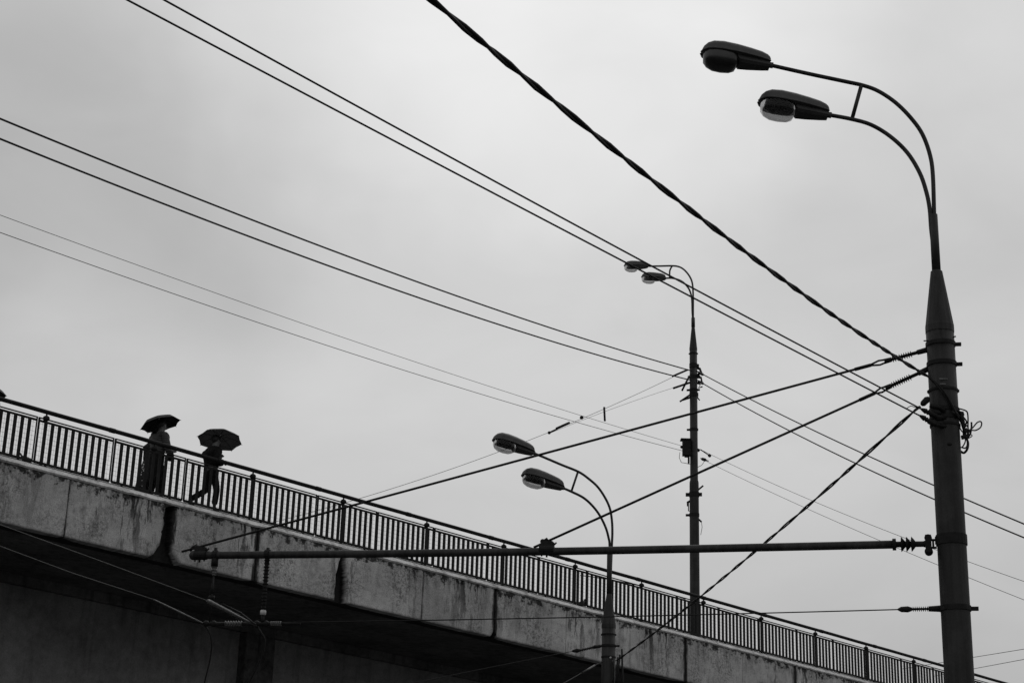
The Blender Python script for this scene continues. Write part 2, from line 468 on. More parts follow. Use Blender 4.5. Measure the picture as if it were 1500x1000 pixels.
# ------------------------------------------------------------------ lamp masts
def axis_at(x, y, Z):
    p = px(x, y, Z); return p
def zon(ax, y):      # world height on the vertical axis through ax that projects to row y
    lo, hi = -5, 60
    for _ in range(60):
        m = (lo + hi) / 2
        if proj(V((ax.x, ax.y, m)))[1] > y: lo = m
        else: hi = m
    return m
def solve_az(ax, A, Bp, tilt):
    best = None
    for k in range(0, 360):
        a = math.radians(k); h = V((math.cos(a), math.sin(a), 0)); n = V((-h.y, h.x, 0))
        if abs(ray(*A).normalized().dot(n)) < .3: continue
        p, q = onplane(*A, ax, n), onplane(*Bp, ax, n)
        w = p - q; t = math.degrees(math.atan2(w.z, math.hypot(w.x, w.y)))
        if (p - ax).dot(h) < 0: continue
        sc = abs(t - tilt)
        if best is None or sc < best[0]: best = (sc, k, h, n, t)
    return best
def head_mesh(S, T, wid, dirty, parent, origin, name='lamp_head', lab=None):
    L_ = (T - S).length; X = (T - S).normalized(); Yv = UP.cross(X).normalized(); Z = X.cross(Yv).normalized()
    def P(x, y, z): return S + (X * x + Yv * y + Z * (z + .03)) * L_
    # housing dome  x, half width, top height
    sec = [(0, .085, .06), (.015, .1, .09), (.05, .115, .12), (.14, .14, .15), (.3, .175, .17), (.5, .205, .19), (.7, .215, .2), (.84, .2, .185), (.92, .165, .145), (.97, .11, .09), (1.0, .03, .012)]
    sec = [(x, w * wid, h) for x, w, h in sec]
    rings = []
    for x, w, h in sec:
        r = []
        for k in range(13):
            a = math.pi * k / 12
            r.append(P(x, w * math.cos(a), h * math.sin(a) ** .8 + .0))
        r += [P(x, -w * 1.03, -.012), P(x, w * 1.03, -.012)]
        rings.append(r)
    m = MB(); m.rings(rings, True, True, True)
    # rim flange
    prev = []
    for side in (1, -1):
        m.tube([P(x, side * w * 1.03, -.008) for x, w, h in sec], .010 * L_ / .79, 6)
    # rear gear box below the rim
    rb = []
    for x, w, lo in ((.0, .085, -.09), (.1, .105, -.1), (.3, .135, -.115), (.44, .15, -.12), (.475, .15, -.08)):
        w *= wid; rb.append([P(x, w, -.014), P(x, w, lo * .7), P(x, w * .75, lo), P(x, -w * .75, lo), P(x, -w, lo * .7), P(x, -w, -.014)])
    m.rings(rb, True, True, False)
    m.tube([P(.05, 0, -.08), P(.05, 0, -.105)], .008 * L_ / .79, 6)
    m.tube([P(-.05, 0, -.03), P(.06, 0, -.03)], .035 * L_ / .79, 10)
    h = m.build(name, M['housing'], parent, origin)
    # dark reflector inside
    m = MB(); rr = []
    for x, w in ((.475, .12), (.5, .155), (.58, .185), (.75, .195), (.88, .165), (.935, .115), (.955, .05)):
        w *= wid; rr.append([P(x, w, -.014), P(x, w * .94, -.075), P(x, -w * .94, -.075), P(x, -w, -.014)])
    m.rings(rr, True, True, False); m.build('reflector', M['black'], h, origin)
    # glass bowl
    m = MB(); rings = []
    prof = [(.455, .02, .02), (.465, .12, .12), (.49, .16, .175), (.56, .19, .205), (.68, .205, .215), (.8, .2, .208), (.89, .17, .175), (.945, .11, .13), (.965, .03, .03)]
    for x, w, dp in prof:
        w *= wid; r = []
        for k in range(13):
            a = math.pi * k / 12
            c, s_ = math.cos(a), math.sin(a)
            r.append(P(x, w * math.copysign(abs(c) ** .7, c), -.016 - dp * s_ ** .55))
        rings.append(r)
    m.rings(rings, False, False, True)
    g = m.build('glass_bowl', M['glass_dirty'] if dirty else M['glass'], h, origin)
    if dirty: g['label'] = 'sooty black glass bowl'
    return h
def lamp(name, ax, ground, poleprof, cone, arms, brace, tips, tubr, label, tilt, group, twin, wid=1.0, dirty=(False, False), bands=()):
    root = thing(name, V((ax.x, ax.y, ground)), label, 'street lamp', group); o = V(root.location)
    A = lambda z: V((ax.x, ax.y, z))
    mb = MB(); pts = []; rr = []
    for y, w in poleprof:
        z = ground if y is None else zon(ax, y); Z = proj(A(max(z, 1)))[2] if y is not None else None
        if y is None: pts.append(A(z)); rr.append(w)
        else: pts.append(A(z)); rr.append(w * Z / F / 2)
    if rr[0] > 1 or poleprof[0][0] is None: rr[0] = rr[1] * 1.12
    mb.tube(pts, rr, 28); mb.build('pole', M['mast'], root, o)
    zt, zc = zon(ax, cone[0]), zon(ax, cone[1])
    r1 = rr[-1] * 1.02; r0 = cone[2] * proj(A(zt))[2] / F / 2
    mb = MB(); mb.tube([A(zc - .1), A(zc - .02), A(zc), A(zt), A(zt + .012)], [r1 + .004, r1 + .004, r1, r0, r0 * .8], 14, smooth=False); mb.build('pole_cap', M['mast'], root, o)
    az = solve_az(ax, arms[0][0], arms[0][1], tilt)
    n = az[3]
    print(name, 'az', az[1], 'tilt', round(az[4], 1), 'base', tuple(round(c, 2) for c in o), 'top z', round(zc, 2))
    for i, pl in enumerate(arms):
        P = [onplane(x, y, ax, n) for x, y in pl]
        base = A(zt - .05) + (P[-1] - A(P[-1].z)) * .6
        P = P + [V((base.x, base.y, zt + .3)), base] if P[-1].z > zt + .5 else P + [base]
        mb = MB(); mb.tube(smoothpath(P, 5), tubr, 10); am = mb.build('arm', M['mast'], root, o)
        S = onplane(*pl[0], ax, n); T = onplane(*tips[i], ax, n)
        print('   head length', round((T - S).length, 2))
        head_mesh(S, T, wid, dirty[i], root, o)
    # the two tubes are strapped together above the cap
    zs = zt + .25
    mb = MB(); q = [onplane(x, y, ax, n) for x, y in brace]; mb.tube(smoothpath(q, 4) if len(q) > 2 else q, tubr * .95, 8); mb.build('brace', M['mast'], root, o)
    mb = MB(); mb.tube([A(zt - .02), A(zt + twin)], [tubr * 2.1, tubr * 2.0], 12); mb.build('sleeve', M['mast'], root, o)
    def radius(z):
        for i in range(len(pts) - 1):
            if pts[i].z <= z <= pts[i + 1].z:
                return rr[i] + (rr[i + 1] - rr[i]) * (z - pts[i].z) / (pts[i + 1].z - pts[i].z)
        return rr[-1]
    for y, h, stub in bands:
        z = zon(ax, y); r = radius(z)
        mb = MB(); mb.tube([A(z - h / 2), A(z - h / 2 + .001), A(z + h / 2 - .001), A(z + h / 2)], [r, r + .012, r + .012, r], 24, smooth=False)
        side = V((.98, -.2, 0)).normalized()
        for sgn, ln in stub:
            mb.bar(A(z) + side * sgn * (r - .01), A(z) + side * sgn * (r + ln), .05, h * .7)
        mb.build('clamp_band', M['metal'], root, o)
    return root, n, radius
axR = px(1400, 900, 19); axL = px(891.5, 940, 36); axM = px(1017.8, 880, 52)
print('R mast top col', proj(V((axR.x, axR.y, zon(axR, 478)))), 'bottom', proj(V((axR.x, axR.y, zon(axR, 1000)))))
print('L col', proj(V((axL.x, axL.y, zon(axL, 800))))[0], 'M col', proj(V((axM.x, axM.y, zon(axM, 480))))[0])
rM = V((axM.x, axM.y, 0))
q = axM - P0; sM = q.dot(hd) / d3.dot(hd); offM = q.dot(nr); deckz = B(sM, offM, DECK).z
print('mid mast off', offM, 's', sM, 'deck z', deckz, 'P0', P0)
R_, nR, radR = lamp('street_lamp', axR, 0, [(None, 0), (1000, 43), (900, 42.5), (600, 41), (478, 40)], (398, 476, 17),
    [[(1127.2, 95.4), (1186, 108.6), (1240, 120), (1264.4, 125.4), (1286.8, 133.8), (1312, 150.6), (1334.4, 173), (1351.2, 196.8), (1362.4, 227.6), (1366.6, 258.4), (1368.5, 320)],
     [(1212.6, 168.2), (1246.2, 174.4), (1275.6, 182.8), (1303.6, 199.6), (1328.8, 223.4), (1347, 252.8), (1356.8, 280.8), (1361.8, 306), (1364, 335)]],
    [(1261.5, 126), (1248.5, 173)], [(1026.4, 79.2), (1110.4, 150.6)], .0262,
    'tall double-armed street lamp nearest the camera, its thick mast carrying the long horizontal tube', 12, 'double-armed street lamps', .75, dirty=(True, False),
    bands=[(505, .05, [(1, .075)]), (534, .05, [(1, .075)]), (573, .03, [(1, .02), (-1, .02)]), (602, .05, []), (613, .05, []), (624, .03, [(1, .01), (-1, .01)]), (791, .12, [(-1, .02), (1, .01)]), (891, .06, [(1, .09)])])
L_, nL, radL = lamp('street_lamp', axL, 0, [(None, 0), (1000, 20.6), (915, 20)], (868, 913, 7),
    [[(780.3, 662.7), (799, 670.4), (823.2, 680.7), (847.4, 690.6), (862.8, 701.2), (876, 713.3), (887, 729.8), (893.6, 745.2), (896.4, 762.8), (897, 780.4), (896.2, 800)],
     [(823.2, 713.7), (836.4, 719.4), (854, 728.2), (867.2, 739.7), (878.2, 754), (887, 771.6), (891.4, 787), (893, 800)]],
    [(846.5, 691), (837, 719.4)], [(722.6, 644), (765.3, 695.6)], .0275,
    'double-armed street lamp standing in front of the overpass, left of the mast on the deck', 12, 'double-armed street lamps', .9, wid=.95,
    bands=[(929, .03, [(1, .02), (-1, .02)]), (945.5, .05, [(1, .09), (-1, .16)]), (962, .03, [])])
M_, nM, radM = lamp('street_lamp', axM, deckz, [(None, 0), (940, 15), (712, 13.6), (706, 13.4), (703, 11.6), (510, 11)], (478, 509, 4.6),
    [[(947.6, 389.9), (965.8, 389.7), (986.6, 389.4), (997, 391.7), (1004.8, 397.7), (1011.3, 406.8), (1014.5, 417.2), (1015.4, 435.4), (1015.4, 455)],
     [(973.6, 407.6), (984, 407.3), (994.4, 409.9), (1002.2, 414.6), (1008.7, 422.4), (1011.9, 430.2), (1013.6, 440), (1014, 455)]],
    [(984.5, 389.7), (981.2, 396.4), (981, 407)], [(914.9, 391.2), (940.3, 407.6)], .03,
    'farthest double-armed street lamp, a slim mast rising from the deck behind the railing', 12, 'double-armed street lamps', .3, wid=.8,
    bands=[(518, .05, [(1, .03), (-1, .03)]), (536, .16, [(1, .06)]), (552, .12, [(1, .1), (-1, .06)]), (571, .08, [(1, .08), (-1, .1)]), (578, .16, [(1, .03)]), (629, .08, [(1, .02), (-1, .1)]), (724, .16, [(1, .1), (-1, .12)]), (754, .1, [(-1, .12)])])
# plane facing the camera through a mast axis, dist metres in front of it
def mp(ax, x, y, front=0.0): return onplane(x, y, V((ax.x, ax.y - front, 0)), V((0, 1, 0)))
# middle mast fittings (children of the mast)
mo = V(M_.location)
def rod(name, root, ax, pts, r, mat='metal', front=0.0, o=None):
    mb = MB(); mb.tube([mp(ax, x, y, front) for x, y in pts], r, 6); return mb.build(name, M[mat], root, V(root.location))
rod('bracket', M_, axM, [(1012, 552), (1008.5, 553), (999, 572)], .035)
rod('bracket', M_, axM, [(1013, 577), (1010, 578.5), (996, 588)], .03)
rod('bracket', M_, axM, [(1014, 581), (1000, 585.5)], .035)
rod('bracket', M_, axM, [(1018, 538), (1025, 540), (1027, 545), (1022, 549)], .045)
rod('bracket', M_, axM, [(1018, 552), (1027, 553), (1028, 559), (1021, 561)], .04)
rod('bracket', M_, axM, [(1018, 560), (1026, 563), (1023, 568), (1029, 566)], .025)
rod('bracket', M_, axM, [(1020, 578), (1023, 584), (1025, 586)], .02)
rod('bracket', M_, axM, [(1018, 722), (1024, 716), (1030, 711)], .03)
rod('bracket', M_, axM, [(1011, 733), (1007, 735), (1007.5, 741)], .03)
rod('bracket', M_, axM, [(1012, 734), (1008.5, 736), (1008.5, 748), (1012, 748)], .018)
rod('bracket', M_, axM, [(1020, 757), (1027.6, 764)], .03)
rod('loose_wire', M_, axM, [(1027.6, 764), (1028.5, 772), (1026.5, 783)], .009)
rod('loose_wire', M_, axM, [(996, 662), (995, 670), (998, 677), (1004, 678), (1012, 680)], .009)
rod('loose_wire', M_, axM, [(1032, 675), (1028, 681), (1022, 684)], .009)
mb = MB(); c0 = mp(axM, 1005.5, 656, .12); mb.box(c0, V((.125, 0, 0)), V((0, .11, 0)), V((0, 0, .25)))
mb.box(c0 + V((-.02, 0, .27)), V((.17, 0, 0)), V((0, .14, 0)), V((0, 0, .02))); mb.ball(c0 + V((-.15, 0, .03)), .05); mb.box(c0 + V((0, 0, -.27)), V((.06, 0, 0)), V((0, .05, 0)), V((0, 0, .03)))
mb.tube([c0 + V((.07, 0, -.25)), c0 + V((.07, 0, -.5))], .03, 8)
mb.build('junction_box', M['metal'], M_, mo)
rod('bracket', M_, axM, [(1015, 655), (1025, 660)], .05)
# ------------------------------------------------------------------ wires
def parab(pA, pB, mids, ext=(0, 0), n=60):
    """sagging wire in the vertical plane through pA and pB, passing the pixels in mids"""
    w = pB - pA; nrm = V((-w.y, w.x, 0)).normalized(); num = den = 0
    for x, y in mids:
        q = onplane(x, y, pA, nrm); s = (q - pA).dot(V((w.x, w.y, 0))) / (w.x ** 2 + w.y ** 2)
        g = s * (1 - s); num += (q.z - (pA.z + w.z * s)) * g; den += g * g
    k = num / den if den else 0
    out = []
    for i in range(n + 1):
        s = -ext[0] + (1 + ext[0] + ext[1]) * i / n
        out.append(pA + w * s + UP * (k * s * (1 - s)))
    return out
def wire(name, pts, r, label, cat='wire', group=None, mat='cable', sides=6):
    c = pts[0]
    mb = MB(); mb.tube(pts, r, sides); o = mb.build(name, M[mat], None, c); tag(o, label, cat, group); return o
def insul(mb, p, q, ribs, rs, rc, head=0.0, sides=12):
    L = (q - p).length; pr = [(0, rc)]
    for i in range(ribs):
        a = head + (L - 2 * head) * (i + .2) / ribs; st = (L - 2 * head) / ribs
        pr += [(a, rc), (a + st * .15, rs), (a + st * .35, rs * .9), (a + st * .5, rc)]
    pr.append((L, rc)); mb.lathe(p, q, pr, sides)
hsR = proj(axR)[2]
def twist(path, r, pitch, off=None):
    off = off or r
    # resample
    L = 0; out = [[], []]
    T0 = (path[1] - path[0]).normalized(); x = T0.cross(UP).normalized()
    dense = []
    for i in range(len(path) - 1):
        seg = path[i + 1] - path[i]; m = max(1, int(seg.length / (pitch / 10)))
        for k in range(m): dense.append(path[i] + seg * k / m)
    dense.append(path[-1])
    for i, p in enumerate(dense):
        if i: L += (p - dense[i - 1]).length
        t = (dense[min(i + 1, len(dense) - 1)] - dense[max(i - 1, 0)]).normalized()
        x = (x - t * x.dot(t)).normalized(); y = t.cross(x); a = 2 * math.pi * L / pitch
        a += noise.noise(V((L * .8, 0, 3))) * 1.2
        v = x * math.cos(a) + y * math.sin(a); out[0].append(p + v * off); out[1].append(p - v * off)
    mb = MB()
    for o in out: mb.tube(o, r, 8)
    return mb
# A thick twisted cable, top centre to near mast
pA = px(632, 0, 9.5); pB = mp(axR, 1362, 553, .19)
path = parab(pA, pB, [(760, 113), (860, 198), (960, 275), (1060, 350), (1160, 413), (1240, 468), (1310, 517)], (.45, 0), 90)
path += smoothpath([pB, mp(axR, 1375, 566, .2), mp(axR, 1388, 583, .2), mp(axR, 1399, 602, .19), mp(axR, 1405, 612, .14)], 6)[1:]
mb = twist(path, .0124, 1.05, .0116); o = mb.build('twisted_cable', M['cable'], None, path[0]); tag(o, 'thick twisted black cable sweeping from the top edge down to the near mast', 'cable')
# B twisted cable from near mast down left to the second mast
pB = mp(axR, 1340, 601, .15); pA = mp(axL, 903, 967, .1)
path = parab(pA, pB, [(960, 926), (1030, 868), (1110, 801), (1180, 745), (1260, 681), (1315, 625)], (0, 0), 80)
mb = twist(path + [mp(axR, 1348, 595, .16)], .0112, 1.8, .0125); o = mb.build('twisted_cable', M['cable'], None, pA); tag(o, 'twisted cable running diagonally down from the near mast to the lamp mast before the overpass', 'cable')
mb = MB(); a, b = mp(axR, 1350, 593, .16), mp(axR, 1362, 581, .16); mb.lathe(a, b, [(0, .02), (.02, .035), (.1, .04), (.13, .02)], 12, True); o2 = mb.build('clamp', M['metal'], o, pA)
for pts in ([(905, 962), (903, 985), (901, 1010)], [(908, 958), (906, 980), (902, 1005)], [(911, 950), (912, 990), (912, 1030)], [(897, 962), (899, 980), (898, 1010)]):
    rod('loose_cable', L_, axL, pts, .02, 'cable', .2)
rod('pale_tag', L_, axL, [(893, 962.5), (895.5, 962.5)], .02, 'porc', .2)
rod('pale_tag', L_, axL, [(896.6, 967), (898, 967.5)], .018, 'porc', .2)
# C pair to the near mast
for (x0, y0, mids, e, ins, lab) in (((240), 0, [(500, 147), (600, 197), (790, 300), (899, 360), (1100, 467), (1260, 551)], (1352, 600), ((1352, 600), (1372, 610)), 'upper wire of the pair from the top left corner to the near mast'),
                     ((186), 0, [(500, 168), (600, 218), (755, 300), (880, 365), (1100, 480), (1260, 562)], (1350, 610), ((1350, 610), (1370, 622)), 'lower wire of the pair from the top left corner to the near mast')):
    q = mp(axR, *e, .2); p = px(x0, y0, 14)
    o = wire('overhead_wire', parab(p, q, mids, (.5, 0)), .0092, lab, 'wire', 'wires to the near mast')
    mb = MB(); a, b = mp(axR, *ins[0], .21), mp(axR, *ins[1], .19)
    mb.lathe(a, b, [(-.03, .01), (0, .022), (.04, .034), (.05, .022), (.07, .034), (.08, .022), (.1, .034), (.17, .03), (.2, .015)], 10, True); mb.tube([b, mp(axR, 1385, ins[1][1] + 2, .15)], .025, 8)
    mb.build('strain_insulator', M['metal'], o, V(o.location))
# small whiskers near strain insulators
o = wire('tie_wire', smoothpath([mp(axR, 1328, 598, .2), mp(axR, 1334, 594.5, .2), mp(axR, 1340, 596, .2), mp(axR, 1352, 600, .2)]), .005, 'short curled tie wire on the wire pair beside the near mast', 'wire')
# D pair via the middle mast
Dl = [((0, 175), [(167, 236), (333, 299), (500, 371), (667, 425), (833, 481), (880, 497)], (1013, 541)),
      ((0, 204), [(167, 266), (333, 330), (500, 398), (667, 450), (833, 506), (960, 545)], (1013, 556))]
Dl = [((0, 174), [(167, 239), (333, 306), (500, 371.5), (650, 427), (800, 480), (1000, 539.5)], (1013, 543)),
      ((0, 203.5), [(167, 270), (333, 335), (500, 397.5), (650, 448), (800, 496), (1000, 554)], (1013, 557))]
for i, (l, mids, r) in enumerate(Dl):
    o = wire('overhead_wire', parab(px(*l, 30), mp(axM, *r, .13), mids, (.6, 0)), .0195,
             ['upper', 'lower'][i] + ' of the two dark wires from the left edge to the mast on the overpass', 'wire', 'wires from the left to the mast on the overpass')
for i, (l, mids, r) in enumerate([((1022, 544), [(1025.6, 546), (1100, 584), (1298, 680), (1369, 711), (1412, 730)], (1500, 767)), ((1022, 557), [(1029.5, 560), (1100, 600), (1260, 682), (1370, 732), (1413.6, 751)], (1500, 787))]):
    o = wire('overhead_wire', parab(mp(axM, *l, .1), px(*r, 34), mids, (0, .7)), .0165,
             ['upper', 'lower'][i] + ' of the two dark wires from the mast on the overpass to the right edge', 'wire', 'wires from the mast on the overpass to the right')
    mb = MB(); a = mp(axM, l[0] + 1, l[1] + .8, .1); b = mp(axM, l[0] + 11, l[1] + 6.5, .1); mb.lathe(a, b, [(-.1, .01), (0, .03), (.1, .045), (.16, .05), (.2, .02)], 8); mb.build('strain_insulator', M['metal'], o, V(o.location))
# E thin pair
for i, (l, mids, r) in enumerate([((0, 315), [(167, 371), (333, 427), (500, 491), (629, 537), (780, 589), (848, 611), (920, 635)], (998, 652.5)), ((0, 340.5), [(167, 399), (333, 459), (500, 516.5), (667, 566), (780, 599.5), (850, 616), (915, 634)], (1000, 660))]):
    o = wire('thin_wire', parab(px(*l, 33), mp(axM, *r, .2), mids, (.6, 0)), .006 if i == 0 else .0075,
             ['upper', 'lower'][i] + ' of the two hair-thin grey wires crossing the left sky to the junction box', 'wire', 'thin wires to the junction box')
for i, (l, mids, r) in enumerate([((1026, 658), [(1040, 667), (1110, 703), (1260, 760), (1329, 786), (1418, 820)], (1500, 851)), ((1026, 671), [(1040, 675), (1077, 689), (1260, 779), (1321, 807), (1374, 830), (1420, 849)], (1500, 878))]):
    o = wire('thin_wire', parab(mp(axM, *l, .1), px(*r, 36), mids, (0, .7)), .006,
             ['upper', 'lower'][i] + ' of the two hair-thin grey wires from the junction box down to the right', 'wire', 'thin wires right of the junction box')
    mb = MB(); a = mp(axM, l[0], l[1], .1); b = mp(axM, 1040 if i == 0 else 1038, 667.5 if i == 0 else 675, .1); mb.tube([a, b], .018, 6)
    mb.lathe(a + (b - a) * (.8 if i == 0 else .1), b + (b - a) * .2, [(0, .02), (.03, .05), (.08 if i == 0 else .13, .055), (.11 if i == 0 else .18, .02)], 8); mb.build('strain_insulator', M['metal'], o, V(o.location))
# F pair from the middle mast down left, with insulators
o = wire('thin_wire', parab(mp(axM, 1008, 541, 0), px(410, 762, 47), [(985, 551), (885, 597), (853, 611), (805, 634), (740, 660), (528, 728)], (0, .15)), .0075, 'thin wire with a long rod insulator going from the mast down behind the railing', 'wire')
mb = MB()
def onF(x, y): return onplane(x, y, mp(axM, 1008, 541, 0), (lambda w: V((-w.y, w.x, 0)).normalized())(px(410, 762, 47) - mp(axM, 1008, 541, 0)))
mb.tube([onF(805, 633.3), onF(817, 627.5)], .03, 6); mb.tube([onF(815, 627.5), onF(834, 619)], .045, 6); mb.ball(onF(852, 611.3), .06); mb.ball(onF(804.5, 633.5), .05)
mb.tube([onF(985, 551), onF(1007, 541.5)], .035, 6)
mb.build('rod_insulator', M['metal'], o, V(o.location))
o = wire('thin_wire', parab(mp(axM, 1008, 561, 0), onF(806, 634), [(977, 570), (885, 603), (830, 625)]), .0055, 'second thin wire joining the rod insulator left of the mast on the overpass', 'wire')
mb = MB(); mb.tube([mp(axM, 1011, 560), mp(axM, 986, 568.5)], .035, 6); mb.build('rod_insulator', M['metal'], o, V(o.location))
o = wire('wire_spacer', [onF(885, 596), onF(886, 616.5)], .033, 'short dark vertical rod hanging on a thin wire left of the far mast', 'spacer')
# small wire under the handrail and thin wires at the right bottom corner
wire('thin_wire', parab(B(s_of(850, .3, .8), .3, .83), B(s_of(1004, .3, .98), .3, .98), [(897, 849)]), .012, 'slack wire drooping just under the handrail beside the second lamp', 'wire')
for i, (l, r) in enumerate([((1352, 974), (1500, 950)), ((1390, 985.5), (1500, 965))]):
    wire('thin_wire', parab(px(*l, 60), px(*r, 50), [], (.25, .6)), .009, ['upper', 'lower'][i] + ' of the two faint wires at the bottom right corner beyond the railing', 'wire', 'faint wires at the bottom right')
# ------------------------------------------------------------------ boom, stays, hangers
bl = px(284, 813, 21.5)
w = V((bl.x - axR.x, bl.y - axR.y, 0)).normalized(); bn = V((-w.y, w.x, 0))
def bp_(x, y): return onplane(x, y, axR, bn)
bm0, bm1 = bp_(1372, 796), bl
print('boom', bm0, bm1, (bm0 - bm1).length)
bt = thing('support_tube', bm0, 'long horizontal steel tube reaching left from the near mast across the picture', 'support arm')
def bpt(x):          # point on boom axis at photo column x
    lo, hi = 0, 1
    for _ in range(40):
        m = (lo + hi) / 2
        if proj(bm0 + (bm1 - bm0) * m)[0] > x: lo = m
        else: hi = m
    return bm0 + (bm1 - bm0) * m
a = bpt(1311); 
mb = MB(); mb.tube([a + (bm1 - a) * (i / 24) + UP * (-.02 * math.sin(math.pi * i / 24)) for i in range(25)], .0485, 16); mb.build('tube', M['mast'], bt, bm0)
mb = MB(); mb.ball(bm1, .062, .062, .062, 12); mb.build('end_cap', M['mast'], bt, bm0)
dx = (bm0 - bm1).normalized()
mb = MB(); pr = [(-.03, .05), (-.028, .07), (.012, .07), (.014, .035)]
for c in (1320, 1327.5, 1335): 
    t = (bpt(c) - a).length; pr += [(t - .005, .035), (t, .09), (t + .012, .08), (t + .045, .038)]
t = (bpt(1339) - a).length; pr += [(t + .01, .034), (t + .13, .034)]
mb.lathe(a, bm0, pr, 16); mb.build('insulator', M['metal'], bt, bm0)
mb = MB(); c = bpt(1360); mb.box(c, dx * .035, UP * .1, bn * .05); mb.ball(c + UP * .07, .045); mb.ball(c - UP * .09, .05); mb.ball(bpt(1355.5), .04)
c = bpt(1369)
for s_ in (-1, 1): mb.bar(bpt(1364) + UP * s_ * .045, bpt(1375) + UP * s_ * .045, .03, .022)
mb.box(bpt(1367), dx * .012, UP * .05, bn * .02)
mb.build('hinge', M['metal'], bt, bm0)
def clamp(x, yoff=.0, wide=.05):
    c = bpt(x); mb = MB()
    mb.lathe(c - dx * wide, c + dx * wide, [(0, .052), (.001, .06), (2 * wide - .001, .06), (2 * wide, .052)], 14)
    mb.box(c + UP * .075, dx * wide * .8, bn * .03, UP * .03); mb.tube([c - UP * .05, c - UP * .09], .012, 6); mb.tube([c + dx * wide + UP * .06, c + dx * (wide + .03) + UP * .09], .01, 6)
    mb.ball(c + dx * wide * .8 + UP * .07, .028); mb.ball(c - dx * wide * .6 + UP * .105, .032)
    for q in (-.7, .7): mb.tube([c + dx * wide * q - UP * .05, c + dx * wide * q - UP * .078], .01, 6)
    return mb.build('clamp', M['metal'], bt, bm0)
clamp(293, 0, .09); clamp(801, 0, .09)
def stay(px0, px1, ext, ins, label):
    p, q = bp_(*px0), bp_(*px1)           # mast end, boom end
    r = thing('stay_rod', p, label, 'stay', 'stays holding the horizontal tube'); u = (q - p).normalized(); Ln = (q - p).length
    A = lambda x, y: p + u * ((bp_(x, y) - p).dot(u))
    e1, e2, e3, e4 = [A(*c) for c in ins]  # rod end, ribs start, ribs end, fork end
    mb = MB(); mb.tube([e4, q + u * ext], .0155, 8); mb.build('rod', M['cable'], r, p)
    mb = MB(); mb.tube([p - u * .02, e1], [.035, .03], 10); mb.tube([e1, e2], .022, 8); insul(mb, e2, e3, 9, .042, .02); mb.tube([e3, e3 + (e4 - e3) * .35], [.03, .034], 8)
    mb.build('insulator', M['metal'], r, p)
    mb = MB(); v = u.cross(bn).normalized(); f0 = e3 + (e4 - e3) * .35; fm = e3 + (e4 - e3) * .6
    for s_ in (-1, 1): mb.tube([f0 + v * .02 * s_, fm + v * .028 * s_, e4 + v * .006 * s_], .012, 6)
    mb.tube([e4, e4 + u * .2], .022, 6)
    mb.build('fork', M['metal'], r, p)
    mb = MB(); mb.tube([q - u * .06 + v * .03, q + v * .02, q + u * .05 - v * .02], .018, 6); mb.build('hook', M['metal'], r, p); return r
stay((1359, 512), (283, 803), .16, [(1343, 515), (1336, 518), (1306, 526), (1276, 535)], 'long upper stay sloping from the near mast to the far left end of the tube')
stay((1358, 541), (797, 794.5), .14, [(1345, 547), (1335, 553), (1307, 567), (1283, 579)], 'short lower stay sloping from the near mast to the middle of the tube')
# hangers
def hanger(x, label, kind):
    c = bpt(x); r = thing('hanging_insulator', c + UP * .1, label, 'hanging insulator', 'insulators hanging from the tube'); o = V(r.location)
    zz = lambda y: zon(c, y)
    at = lambda y: V((c.x, c.y, zz(y)))
    mb = MB(); mb.lathe(c - dx * .03, c + dx * .03, [(0, .05), (.001, .062), (.059, .062), (.06, .05)], 12); mb.tube([at(802), at(826)], [.022, .03], 8); mb.build('clamp', M['metal'], r, o)
    if kind == 0:
        mb = MB(); mb.tube([at(816), at(829)], .045, 10); mb.tube([at(868), at(858), at(850)], [.03, .015, .012], 8); mb.tube([at(839), at(912)], .01, 8); mb.tube([at(872), at(878)], .04, 8); mb.build('rod', M['metal'], r, o)
        mb = MB(); insul(mb, at(829), at(842), 3, .04, .024); mb.build('porcelain', M['galv'], r, o)
    else:
        mb = MB(); insul(mb, at(818), at(893), 15, .04, .026); mb.tube([at(900), at(912)], .02, 8); mb.build('rod', M['metal'], r, o)
        mb = MB(); mb.tube([at(893), at(894), at(899.5), at(900.5)], [.026, .038, .038, .02], 12); mb.build('porcelain', M['porc'], r, o)
    return r
hanger(315.5, 'left hanging insulator at the far end of the tube, over a dark rod', 0)
hanger(392, 'right hanging insulator with many ribs and a white lower cap', 1)
# span wire along the bottom
q = bp_(1318, 892); lw = bp_(300, 912.5)
cs = thing('span_wire', bp_(1376, 890.5), 'level span wire from the near mast to the fittings under the tube', 'span wire'); o = V(cs.location)
mb = MB(); mb.tube(parab(lw, q, [(420, 914), (630, 907.5), (780, 905), (1000, 899), (1110, 897)]), .0075, 6); mb.build('wire', M['metal'], cs, o)
mb = MB(); A = lambda x: bp_(x, 892 - (x - 1318) * .02)
mb.tube([A(1380), A(1360)], [.04, .03], 8); insul(mb, A(1360), A(1336), 8, .032, .014); mb.tube([A(1336), A(1330), A(1320), A(1315)], [.02, .036, .032, .01], 8); mb.build('insulator', M['metal'], cs, o)
def low(x, y=912.8): return bp_(x, y)
mb = MB(); mb.tube([low(300), low(330, 913.2)], .024, 8); mb.tube([low(355, 913), low(396, 913)], .024, 8); mb.tube([low(413), low(440)], [.02, .012], 8)
for x in (302, 313, 376, 390): mb.ball(low(x), .04)
mb.build('fitting', M['metal'], cs, o)
mb = MB(); insul(mb, low(329), low(356), 7, .036, .011); mb.build('insulator', M['galv'], cs, o)
mb = MB(); insul(mb, low(396), low(413), 6, .03, .01); mb.build('insulator', M['galv'], cs, o)
